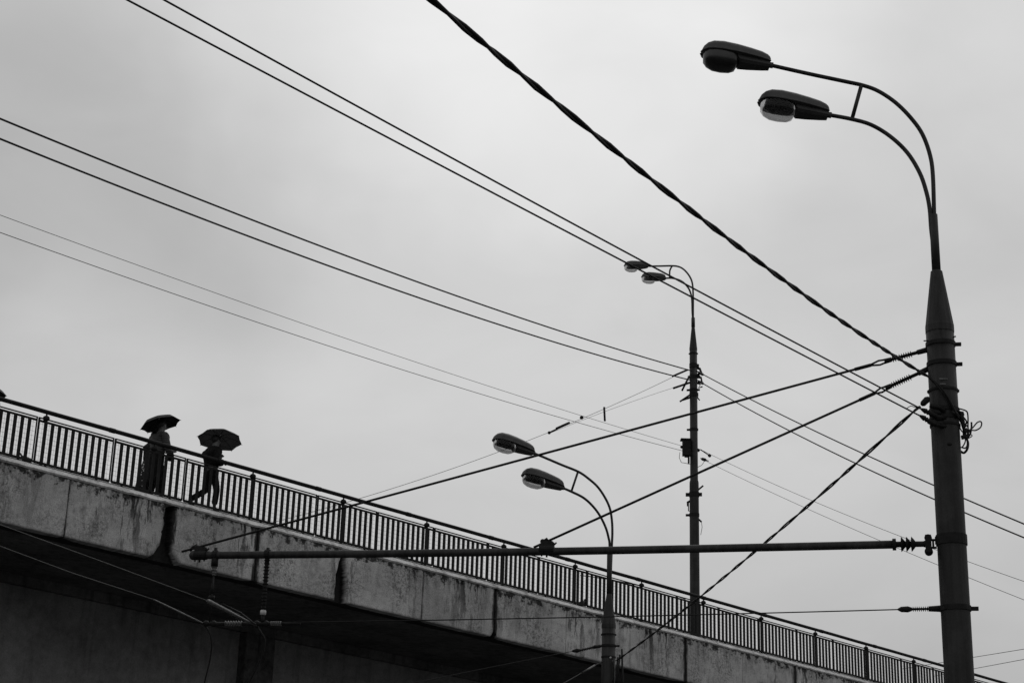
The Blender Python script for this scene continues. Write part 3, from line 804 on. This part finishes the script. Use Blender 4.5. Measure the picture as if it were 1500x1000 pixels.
# contact wires
for (l, mid, br0, lab, tail) in (((0, 768), (144, 820), (303, 879), 'upper contact wire with a thick pale splice bar, coming from the left edge', [(376, 916), (384, 928), (388.5, 938), (386, 952), (380, 968), (372, 985), (364, 1003), (352, 1040), (335, 1090)]),
                            ((0, 799.5), (105, 838.5), (225, 877.5), 'lower contact wire with a slim bright splice bar, coming from the left edge', [(297, 912), (305, 922), (309, 933), (310, 948), (307, 968), (303, 985), (299, 1003), (294, 1040), (287, 1090)])):
    e = onplane(*tail[0], lw, bn) if tail[0][0] < 300 else bp_(*tail[0])
    h = e.z
    def lev(x, y): return onplane(x, y, V((0, 0, h)), UP)
    p = [lev(*l), lev(*mid), lev(*br0), lev(*tail[0])]
    first = p[0] + (p[0] - p[1]) * 1.2
    t = thing('contact_wire', e, lab, 'contact wire', 'trolley contact wires under the overpass')
    mb = MB(); mb.tube([first, p[0], p[1], p[2], p[3]], .0038, 6); mb.build('wire', M['wirem'], t, e)
    big = l[1] < 790
    mb = MB(); mb.tube([p[2], p[2] + (p[3] - p[2]) * .04, p[2] + (p[3] - p[2]) * .5, p[3]], [.012, .028, .022, .01] if big else [.007, .009, .012, .009], 8); mb.build('splice_bar', M['galv'] if big else M['galv'], t, e)
    if big:
        mb = MB(); mb.tube([lev(325, 884) , lev(352, 897), lev(374, 914)], .013, 6)
        for k in (.3, .45, .6): mb.box(p[2] + (p[3] - p[2]) * k, (p[3] - p[2]).normalized() * .03, bn * .04, UP * .035)
        mb.build('bracket', M['metal'], t, e)
    tp = [lev(*c) for c in tail]
    mb = MB(); mb.tube(smoothpath(tp, 5), .0115, 6); mb.build('curved_wire', M['cable'], t, e)
# span from the second mast
o = wire('overhead_wire', parab(mp(axL, 845, 952, .1), px(600, 1001, 33), [(780, 965), (700, 980)], (0, .5)), .008, 'dim stay wire running left under the overpass from the second lamp mast', 'wire')
mb = MB(); a, b, c, d_ = [mp(axL, *q, .15) for q in ((880, 945.5), (869, 947.5), (852, 951.5), (838, 953))]
mb.tube([a, b], .035, 8); insul(mb, b, c, 7, .04, .018); mb.tube([c, (c + d_) / 2, d_], [.02, .05, .02], 8); mb.build('insulator', M['metal'], o, V(o.location))
o = wire('contact_wire', [px(760, 1040, 31), px(826, 1000, 33), px(852, 985, 34), px(871, 974, 34.6), mp(axL, 884, 968, .15)], .011, 'short wire with a pale bar left of the second mast under the overpass', 'contact wire')
mb = MB(); mb.tube([px(853, 984.5, 33.9), px(871, 974, 34.5)], .022, 8); mb.build('splice_bar', M['wirem'], o, V(o.location))
# cable bundle right of the near mast
cb = thing('cable_bundle', mp(axR, 1406, 606, .1), 'messy bundle of looped black cables on the right side of the near mast', 'cable bundle'); o = V(cb.location)
for pts, r in (([(1403, 598), (1408, 599), (1414, 601), (1417, 604), (1418, 612), (1418, 625), (1419, 640)], .009),
               ([(1402, 602), (1410, 604), (1411, 610), (1409, 618)], .009),
               ([(1398, 600), (1404, 608), (1410, 618), (1413, 630), (1415, 640), (1418, 648), (1417, 657), (1412, 663), (1406, 660)], .014),
               ([(1404, 610), (1408, 620), (1412, 632), (1416, 642), (1417, 651), (1414, 656), (1409, 655)], .009),
               ([(1404, 622), (1408, 630), (1413, 636), (1414, 646), (1410, 654), (1407, 655)], .008),
               ([(1417, 631), (1424, 627), (1431, 619), (1436, 617), (1438, 620), (1436, 626), (1429, 630), (1422, 630), (1416, 634)], .0085),
               ([(1423, 618), (1423, 626), (1421, 636), (1417, 640)], .011),
               ([(1416, 622), (1421, 634), (1424, 638), (1420, 641)], .006),
               ([(1400, 596), (1405, 603), (1409, 612), (1412, 624), (1412, 636), (1416, 641)], .016),
               ([(1409, 608), (1416, 618), (1411, 626), (1418, 634), (1412, 641)], .01)):
    mb = MB(); mb.tube(smoothpath([mp(axR, x, y, .06 + .05 * math.sin(x)) for x, y in pts], 5), r, 8); mb.build('loop', M['cable'], cb, o)
mb = MB()
for x, y in ((1410, 617), (1412, 623), (1414, 630), (1411, 640), (1416, 640), (1409, 606)): mb.box(mp(axR, x, y, .09), V((.02, 0, .006)), V((0, .02, 0)), V((-.006, 0, .022)))
mb.build('connector', M['metal'], cb, o)
# brackets and small fittings on the near mast
for pts, r in (([(1353, 499), (1360, 499)], .008), ([(1394, 494.5), (1400, 492.5)], .009)): rod('pin', R_, axR, pts, r, 'metal', .1)
rod('strap', R_, axR, [(1362, 594), (1378, 597), (1384, 603)], .03, 'metal', .165)
mb = MB()
for x, y in ((1372, 604), (1374, 612), (1376, 620)): mb.ball(mp(axR, x, y, .17), .05, .03, .035)
mb.build('wire_clamp', M['metal'], R_, V(R_.location))
for x, y, w_ in ((1382, 554.5, .05), (1381, 562, .035)):
    mb = MB(); mb.box(mp(axR, x, y, .168), V((w_, 0, 0)), V((0, .002, 0)), V((0, 0, .008))); mb.build('pale_tag', M['galv'], R_, V(R_.location))
mb = MB(); mb.ball(mp(axR, 1391, 650, .165), .03, .015, .02); mb.build('bolt', M['metal'], R_, V(R_.location))
# ------------------------------------------------------------------ people
FRM = Matrix(((hd.x, nr.x, 0), (hd.y, nr.y, 0), (0, 0, 1)))      # local x: downhill, y: away from the camera
def skin_obj(name, nodes, edges, mat, parent, sub=2):
    me = D.meshes.new(name); me.from_pydata([n[0] for n in nodes], edges, []); me.materials.append(mat)
    ob = D.objects.new(name, me); COL.objects.link(ob); ob.parent = parent
    md = ob.modifiers.new('skin', 'SKIN'); md.use_smooth_shade = True
    if not me.skin_vertices: me.attributes.new('skin', 'FLOAT', 'POINT')
    for i, n in enumerate(nodes):
        r = n[1]; me.skin_vertices[0].data[i].radius = (r if hasattr(r, '__len__') else (r, r))
        me.skin_vertices[0].data[i].use_root = (i == 0)
    s = ob.modifiers.new('sub', 'SUBSURF'); s.levels = sub; s.render_levels = sub
    return ob
def ensure_skin(me):
    pass
def person(s, off, label, H, pose, cloth, umb=None, scale=1.0, group='people walking with umbrellas'):
    z = B(s, off, 0)
    r = thing('person', z, label, 'person', group)
    r.rotation_euler = (0, 0, math.atan2(hd.y, hd.x)); k = H / 1.75; r.scale = (k, k, k)
    P = pose
    # body
    hip = V(P.get('hip', (0, 0, .93))); ch = V(P.get('chest', (.03, 0, 1.28))); nk = V(P.get('neck', (.05, 0, 1.46))); hdp = V(P.get('head', (.08, 0, 1.56)))
    N = [(hip, (.12, .15)), (ch, (.11, .165)), (nk, .06), (hdp, (.085, .075)), (hdp + V((.012, 0, .09)), (.095, .078)), (hdp + V((.0, 0, .165)), (.06, .055))]
    E = [(0, 1), (1, 2), (2, 3), (3, 4), (4, 5)]
    def add(p, rr, par): N.append((V(p), rr)); E.append((par, len(N) - 1)); return len(N) - 1
    legs = []; arms = []
    for sd, (kn, an, toe) in P['legs'].items():
        a = add(hip + V((0, .09 * sd, -.06)), .095, 0); b = add(kn, .062, a); c = add(an, .042, b); legs.append((N[a][0], V(kn), V(an), V(toe)))
    for sd, (el, wr) in P['arms'].items():
        a = add(ch + V((0, .18 * sd, .10)), .06, 1); b = add(el, .045, a); c = add(wr, .028, b); arms.append((N[a][0], V(el), V(wr), sd))
    body = skin_obj('body', [(tuple(p), q) for p, q in N], E, M['skin'], r)
    # face: nose, ears
    m = MB(); m.ball(hdp + V((.1, 0, .055)), .018, .014, .024, 6); m.ball(hdp + V((.0, -.082, .06)), .022, .012, .032, 6); m.ball(hdp + V((0, .082, .06)), .022, .012, .032, 6); m.build('face', M['skin'], r)
    m = MB()
    for sd in (-1, 1): m.ball(hdp + V((.088, .03 * sd, .075)), .01, .013, .009, 6)
    m.build('eyes', M['hair'], r)
    m = MB(); m.ball(hdp + V((-.022, 0, .105)), .105, .095, .1, 10)
    if P.get('longhair'): m.ball(hdp + V((-.06, 0, -.02)), .06, .08, .15, 8)
    m.build('hair', M['hair'], r)
    # hands with fingers
    for sh, el, wr, sd in arms:
        u = (wr - el).normalized(); v = V((0, 1, 0)); v = (v - u * v.dot(u)).normalized(); wv = u.cross(v)
        m = MB(); m.ball(wr + u * .05, .04, .022, .045, 8)
        for f_ in range(4):
            q0 = wr + u * .075 + wv * (.028 - .018 * f_); q1 = q0 + u * .032; q2 = q1 + v * .03 * -sd + u * .008; q3 = q2 - u * .022 + v * -.01 * sd
            m.tube([q0, q1, q2, q3], [.0095, .009, .008, .007], 6)
        q0 = wr + u * .03 + wv * .03; m.tube([q0, q0 + wv * .02 + u * .022, q0 + wv * .015 + u * .045 - v * .02 * sd], [.011, .0095, .008], 6)
        m.build('hand', M['skin'], r)
    # trousers and shoes
    if cloth.get('trousers', True):
        NN = [(hip + V((0, 0, .06)), (.135, .165)), (hip + V((0, 0, -.04)), (.13, .17))]; EE = [(0, 1)]
        for h0, kn, an, toe in legs:
            q = len(NN); NN += [(h0 - UP * .03, .105), (kn, .075), (an + UP * .03, .068)]; EE += [(1, q), (q, q + 1), (q + 1, q + 2)]
        skin_obj('trousers', [(tuple(p), q) for p, q in NN], EE, M['cloth_dark'], r)
    for h0, kn, an, toe in legs:
        skin_obj('shoe', [(tuple(an + UP * .02), .048), (tuple(an + (toe - an) * .1 - UP * .045), .048), (tuple(an + (toe - an) * .6 - UP * .03), .044), (tuple(toe), .032)], [(0, 1), (1, 2), (2, 3)], M['hair'], r, 1)
    # jacket / coat
    NN = [(hip + V((0, 0, .0)), (.17, .19)), (hip + V((0, 0, .16)), (.165, .18)), (ch, (.2, .22)), (ch + V((.01, 0, .11)), (.165, .19)), (nk + V((-.01, 0, .015)), .088)]; EE = [(0, 1), (1, 2), (2, 3), (3, 4)]
    for sh, el, wr, sd in arms:
        q = len(NN); NN += [(sh, .095), (el, .075), (wr - (wr - el) * .08, .045)]; EE += [(3, q), (q, q + 1), (q + 1, q + 2)]
    skin_obj(cloth['name'], [(tuple(p), q) for p, q in NN], EE, M[cloth['mat']], r)
    if 'skirt' in cloth:                      # long coat or skirt: lofted cone with folds
        bot, wx, wy, sh = cloth['skirt']; m = MB(); rings = []
        for i in range(9):
            t = i / 8; zc = hip.z + .05 + (bot - hip.z - .05) * t; ring = []
            for j in range(28):
                a = 2 * math.pi * j / 28; fo = 1 + .05 * t * math.sin(a * 6 + 1) + .03 * t * math.sin(a * 11)
                ring.append(V((hip.x + sh * t + math.cos(a) * (.15 + (wx - .15) * t) * fo, hip.y + math.sin(a) * (.185 + (wy - .185) * t) * fo, zc + .015 * math.sin(a * 5) * t)))
            rings.append(ring)
        m.rings(rings, True, True, True); m.build('skirt', M[cloth.get('skirtmat', cloth['mat'])], r)
    if 'bag' in cloth:
        b_ = V(cloth['bag']); m = MB(); m.rings([[b_ + V((math.cos(a) * w_ * .5, math.sin(a) * w_ * .28, zz)) for a in [2 * math.pi * q / 14 for q in range(14)]] for zz, w_ in ((-.11, .12), (-.1, .17), (0, .18), (.08, .14), (.1, .07))], True, True, True)
        m.tube(smoothpath([b_ + V((-.06, 0, .12)), ch + V((-.03, -.2, .1)), ch + V((.05, -.1, .16))], 4), .012, 6); m.build('bag', M['cloth_dark'], r)
    return r, k
def w_from(r, k, p): 
    a = math.atan2(hd.y, hd.x); return V(r.location) + V((math.cos(a) * p.x - math.sin(a) * p.y, math.sin(a) * p.x + math.cos(a) * p.y, p.z)) * k
def umbrella(base, top, rad, depth, label, tiltv, mat='umb', n=8, spin=.2):
    """base: hand position, top: centre of canopy crown, tiltv: canopy axis"""
    u = thing('umbrella', base, label, 'umbrella', 'black umbrellas'); o = base
    Zt = tiltv.normalized(); X = Zt.cross(V((0, 1, 0))).normalized(); Y = Zt.cross(X)
    def P(t, a, rib):        # t 0 centre .. 1 edge
        rr = rad * t; h = -depth * (t * .36 if t < .42 else .1512 + (t - .42) * (.55 if t < .78 else 1.0) * 1.0 if t < .78 else .3492 + (t - .78) * 2.96)
        sag = (1 - .10 * t * (1 - rib)); h2 = h * (1 - .0 * rib) + .05 * depth * (1 - rib) * t - (0)
        return top + (X * math.cos(a) + Y * math.sin(a)) * rr * sag + Zt * h2
    m = MB(); rings = []; SEG = 6; NN = n * SEG
    for i in range(11):
        t = max(.02, i / 10); ring = []
        for j in range(NN):
            fr_ = (j % SEG) / SEG; rib = abs(fr_ * 2 - 1) ** 1.0; rib = abs(2 * fr_ - 1)
            edge = math.cos(math.pi / n) / math.cos((fr_ - .5) * 2 * math.pi / n)
            a = spin + 2 * math.pi * j / NN
            ring.append(P(t, a, rib ** 1.5))
        rings.append(ring)
    m.rings(rings, True, False, False); c = m.build('canopy', M[mat], u, o)
    sol = c.modifiers.new('thick', 'SOLIDIFY'); sol.thickness = .002
    for j in range(n):
        a = spin + 2 * math.pi * j / n; m = MB()
        m.tube([P(t, a, 1) - Zt * .006 for t in (.03, .25, .5, .75, 1.0)], .004, 5); m.tube([P(.5, a, 1) - Zt * .006, top - Zt * (depth + .05)], .003, 5)
        m.tube([P(1, a, 1), P(1, a, 1) * 1.0 + (P(1, a, 1) - P(.9, a, 1)).normalized() * .02], .005, 5); m.build('rib', M['metal'], u, o)
    m = MB(); m.tube([base - Zt * .06, top], .006, 8); m.tube([top, top + Zt * .05], [.006, .004], 6); m.build('shaft', M['metal'], u, o)
    m = MB(); m.tube([base - Zt * .1, base + Zt * .04], .014, 8); m.build('handle', M['hair'], u, o)
    return u
# skin data needs a layer when a mesh is made from code
_old = skin_obj
def skin_obj(name, nodes, edges, mat, parent, sub=2):
    me = D.meshes.new(name); me.from_pydata([n[0] for n in nodes], edges, []); me.materials.append(mat)
    ob = D.objects.new(name, me); COL.objects.link(ob); ob.parent = parent
    md = ob.modifiers.new('skin', 'SKIN'); md.use_smooth_shade = True
    for i, n in enumerate(nodes):
        r = n[1]; sv = me.skin_vertices[0].data[i]
        sv.radius = (r[0], r[1]) if hasattr(r, '__len__') else (r, r); sv.use_root = (i == 0)
    s = ob.modifiers.new('sub', 'SUBSURF'); s.levels = sub; s.render_levels = sub
    return ob
walkA = {'hip': (0, 0, .9), 'chest': (-.02, 0, 1.22), 'neck': (.03, 0, 1.41), 'head': (.07, 0, 1.5),
         'legs': {1: ((.02, .09, .5), (-.40, .09, .17), (-.30, .09, .04)), -1: ((.13, -.09, .5), (.10, -.09, .1), (.24, -.09, .03))},
         'arms': {-1: ((-.03, -.24, .98), (.18, -.2, 1.05)), 1: ((.12, .22, 1.02), (.24, .1, 1.22))}}
def at_off(x, y, off): return onplane(x, y, P0 + nr * off, nr)
s2 = s_of(309, .4, .9)
r2, k2 = person(s2, .4, 'person in a dark jacket striding downhill behind the railing, right of the pair', 1.8, walkA, {'name': 'jacket', 'mat': 'cloth_dark'})
hand = w_from(r2, k2, V((.27, .08, 1.27)))
umbrella(hand, at_off(322.5, 637.5, .45), .5, .13, 'wide black umbrella over the single walker, tilted down to the right', UP + hd * .17 + nr * .22, 'umb2', spin=.35)
stand = {'hip': (0, 0, .93), 'chest': (.02, 0, 1.28), 'neck': (.03, 0, 1.46), 'head': (.06, 0, 1.55),
         'legs': {1: ((.05, .09, .5), (-.02, .09, .1), (.1, .09, .03)), -1: ((.1, -.09, .5), (.14, -.09, .1), (.28, -.09, .03))},
         'arms': {-1: ((.12, -.26, 1.02), (.26, -.2, 1.08)), 1: ((.1, .24, 1.05), (.16, .08, 1.25))}}
s1 = s_of(229, .7, .9)
r1, k1 = person(s1, .7, 'person in a long dark ribbed coat holding the umbrella of the pair', 1.84, stand, {'name': 'coat', 'mat': 'ribbed', 'skirt': (.36, .16, .18, .0), 'skirtmat': 'cloth_dark', 'trousers': True, 'bag': (.22, -.16, .98)})
st2 = {'hip': (0, 0, .93), 'chest': (.03, 0, 1.26), 'neck': (.06, 0, 1.43), 'head': (.09, 0, 1.51), 'longhair': True,
       'legs': {1: ((.04, .09, .5), (-.2, .09, .15), (-.1, .09, .04)), -1: ((.05, -.09, .5), (-.12, -.09, .1), (.02, -.09, .03))},
       'arms': {-1: ((.0, -.22, 1.0), (.16, -.18, 1.02)), 1: ((.08, .22, 1.0), (.2, .16, 1.05))}}
r3, k3 = person(s_of(219, 1.1, .9), 1.1, 'person in a long patterned skirt walking half hidden behind the one in the dark coat', 1.72, st2, {'name': 'coat', 'mat': 'cloth_mid', 'skirt': (.3, .18, .18, -.12), 'skirtmat': 'pattern'})
hand = w_from(r1, k1, V((.2, .06, 1.3)))
umbrella(hand, at_off(233, 613, .72), .44, .145, 'black umbrella shared by the pair, raised on its right side', UP - hd * .2 + nr * .26, 'umb', spin=.1)
s0 = s_of(-28, .7, .9)
r0, k0 = person(s0, .7, 'person mostly outside the left edge of the picture, under the third umbrella', 1.8, dict(walkA), {'name': 'jacket', 'mat': 'cloth_mid'})
hand = w_from(r0, k0, V((.27, .08, 1.27)))
umbrella(hand, at_off(-22, 566.5, .75), .47, .15, 'umbrella whose tip just enters at the left edge of the picture', UP + hd * .12 + nr * .05, 'umb', spin=.0)
# ------------------------------------------------------------------ birds
def bird(s, z, off, face, mat, label, kk=1.0):
    base = B(s, off, z); r = thing('pigeon', base, label, 'bird', 'pigeons on the overpass edge'); o = base
    X = (hd * math.cos(face) + nr * math.sin(face)); Y = UP.cross(X)
    def P(x, y, zz): return base + (X * x + Y * y + UP * zz) * kk
    m = MB(); sec = [(-.2, .018, .006, .10), (-.14, .03, .012, .11), (-.09, .045, .035, .12), (-.03, .06, .055, .13), (.04, .062, .06, .145), (.085, .045, .05, .165), (.105, .03, .034, .195), (.12, .027, .03, .225), (.14, .026, .026, .24), (.158, .016, .016, .24), (.175, .006, .006, .233), (.19, .003, .003, .228)]
    m.rings([[P(x, w_ * math.cos(a), c + h_ * math.sin(a)) for a in [2 * math.pi * q / 12 for q in range(12)]] for x, w_, h_, c in sec], True, True, True)
    m.build('body', mat, r, o)
    for sd in (-1, 1):
        m = MB(); m.tube([P(.01, .022 * sd, .09), P(.015, .022 * sd, .03), P(.01, .022 * sd, .006)], .005 * kk, 6); m.tube([P(-.015, .022 * sd, .006), P(.04, .022 * sd, .005)], .004 * kk, 5); m.tube([P(.01, .022 * sd, .006), P(.032, .036 * sd, .005)], .003, 5); m.build('leg', M['metal'], r, o)
        m = MB(); m.rings([[P(x, (w_ + .006) * sd + .006 * math.cos(a), c + h_ * math.sin(a)) for a in [2 * math.pi * q / 8 for q in range(8)]] for x, w_, h_, c in ((-.17, .02, .006, .115), (-.1, .042, .03, .125), (-.02, .06, .045, .135), (.05, .062, .035, .15), (.075, .05, .01, .155))], True, True, True); m.build('wing', mat, r, o)
bird(s_of(39, .1, .1), -.115, .1, 2.9, M['bird'], 'pale grey pigeon standing at the foot of the railing near the left edge', .95)
bird(s_of(852, .1, .1), -.115, .1, .2, M['birddark'], 'dark pigeon at the foot of the railing just left of the second lamp', 1.15)
bird(s_of(1318, .1, .1), -.115, .1, .3, M['birddark'], 'dark pigeon at the foot of the railing near the bottom right', 1.0)
# ------------------------------------------------------------------ ground
def sheet(name, x0, x1, y0, y1, z, mat):
    mb = MB(); b = 0; mb.v = [V((x0, y0, z)), V((x1, y0, z)), V((x1, y1, z)), V((x0, y1, z))]; mb.face([0, 1, 2, 3]); o = mb.build(name, mat); return o
M['earth'] = concrete('damp_ground', .07, .13, .1, .4)
tag(sheet('ground', -1500, 1500, -1500, 1500, 0, M['earth']), kind='structure')
mb = MB(); mb.v = []
def roadquad(mb, o0, o1, z):
    q = [B(-60, o0), B(120, o0), B(120, o1), B(-60, o1)]; b = len(mb.v); mb.v += [V((p.x, p.y, z)) for p in q]; mb.face([b, b + 1, b + 2, b + 3])
roadquad(mb, -32, -8, .004); tag(mb.build('road', M['asphalt']), kind='structure')
mb = MB()
for k in range(-10, 24):
    q = [B(k * 6, -20.1), B(k * 6 + 3, -20.1), B(k * 6 + 3, -19.95), B(k * 6, -19.95)]; b = len(mb.v); mb.v += [V((p.x, p.y, .008)) for p in q]; mb.face([b, b + 1, b + 2, b + 3])
tag(mb.build('road_markings', M['paint']), kind='structure')
mb = MB(); q = [B(s, o) for s in (-60, 120) for o in (-8, 4.0)]
mb.box(V((0, 0, 0)) + (q[0] + q[3]) / 2 * 1.0 - UP * ((q[0] + q[3]).z / 2 - .06), hd * 90, nr * 6, UP * .065); tag(mb.build('pavement', M['earth']), kind='structure')
# ------------------------------------------------------------------ sky and light
wd = D.worlds.new('World'); SC.world = wd; wd.use_nodes = True; t = wd.node_tree
bg = t.nodes['Background']
SUN_EL, SUN_ROT = math.radians(50), math.radians(20)
sky = node(t, 'ShaderNodeTexSky', sky_type='NISHITA', sun_disc=False, sun_elevation=SUN_EL, sun_rotation=SUN_ROT)
bw = node(t, 'ShaderNodeRGBToBW', {0: sky.outputs[0]}).outputs[0]
bw = mapr(t, bw, 0, 20, 0, 20)
tc = node(t, 'ShaderNodeTexCoord').outputs['Generated']
def blob(x, y, c0, c1):
    v = ray(x, y).normalized()
    dt = node(t, 'ShaderNodeVectorMath', {0: wv, 1: tuple(v)}, operation='DOT_PRODUCT').outputs['Value']
    return mapr(t, dt, math.cos(math.radians(c1)), math.cos(math.radians(c0)), 0, 1, True)
nv = node(t, 'ShaderNodeTexNoise', {'Vector': tc, 'Scale': 5.0, 'Detail': 4.0, 'Roughness': .5}).outputs['Color']
wv = node(t, 'ShaderNodeVectorMath', {0: tc, 1: scl(t, node(t, 'ShaderNodeVectorMath', {0: nv, 1: (.5, .5, .5)}, operation='SUBTRACT').outputs[0], (.14, .14, .14))}, operation='ADD').outputs[0]
wv = node(t, 'ShaderNodeVectorMath', {0: wv}, operation='NORMALIZE').outputs[0]
c1 = noi(t, scl(t, tc, (1, 1, 2.2)), 2.6, 5, .5, .3)
c2 = noi(t, scl(t, tc, (1, 1, 2.0)), 7.0, 5, .5, .5)
val = mth(t, 'ADD', mapr(t, c1, .3, .7, -.035, .035), mapr(t, c2, .3, .7, -.03, .03))
val = mth(t, 'ADD', val, .605)
for (x, y, a_, b_, amp) in ((900, -80, 0, 13, .22), (500, -60, 0, 10, .10), (1350, 0, 0, 9, .04), (40, 400, 0, 11, -.13), (1400, 450, 0, 8, -.03), (-20, -20, 0, 6, -.05),
                            (150, 580, 0, 6, .08), (1500, 1000, 0, 9, -.04)):
    val = mth(t, 'ADD', val, mth(t, 'MULTIPLY', blob(x, y, a_, b_), amp))
# overcast luminance also falls off toward the horizon
sv = node(t, 'ShaderNodeSeparateXYZ', {0: tc}).outputs[2]
val = mth(t, 'MULTIPLY', val, mapr(t, sv, -.05, .25, .55, 1.0))
tot = mth(t, 'ADD', mth(t, 'MULTIPLY', val, 10.0 * .94), mth(t, 'MULTIPLY', bw, .05))
t.links.new(grey(t, tot), bg.inputs['Color']); bg.inputs['Strength'].default_value = .1
sl = D.lights.new('sun', 'SUN'); sl.energy = .5; sl.angle = math.radians(25); sl.color = (1, 1, 1)
so = D.objects.new('sun', sl); COL.objects.link(so)
sd = V((math.sin(SUN_ROT) * math.cos(SUN_EL), math.cos(SUN_ROT) * math.cos(SUN_EL), math.sin(SUN_EL)))
so.rotation_euler = sd.to_track_quat('Z', 'Y').to_euler()
vs_ = SC.view_settings; vs_.view_transform = 'Standard'; vs_.look = 'None'; vs_.exposure = 0; vs_.gamma = 1
SC.render.engine = 'CYCLES'
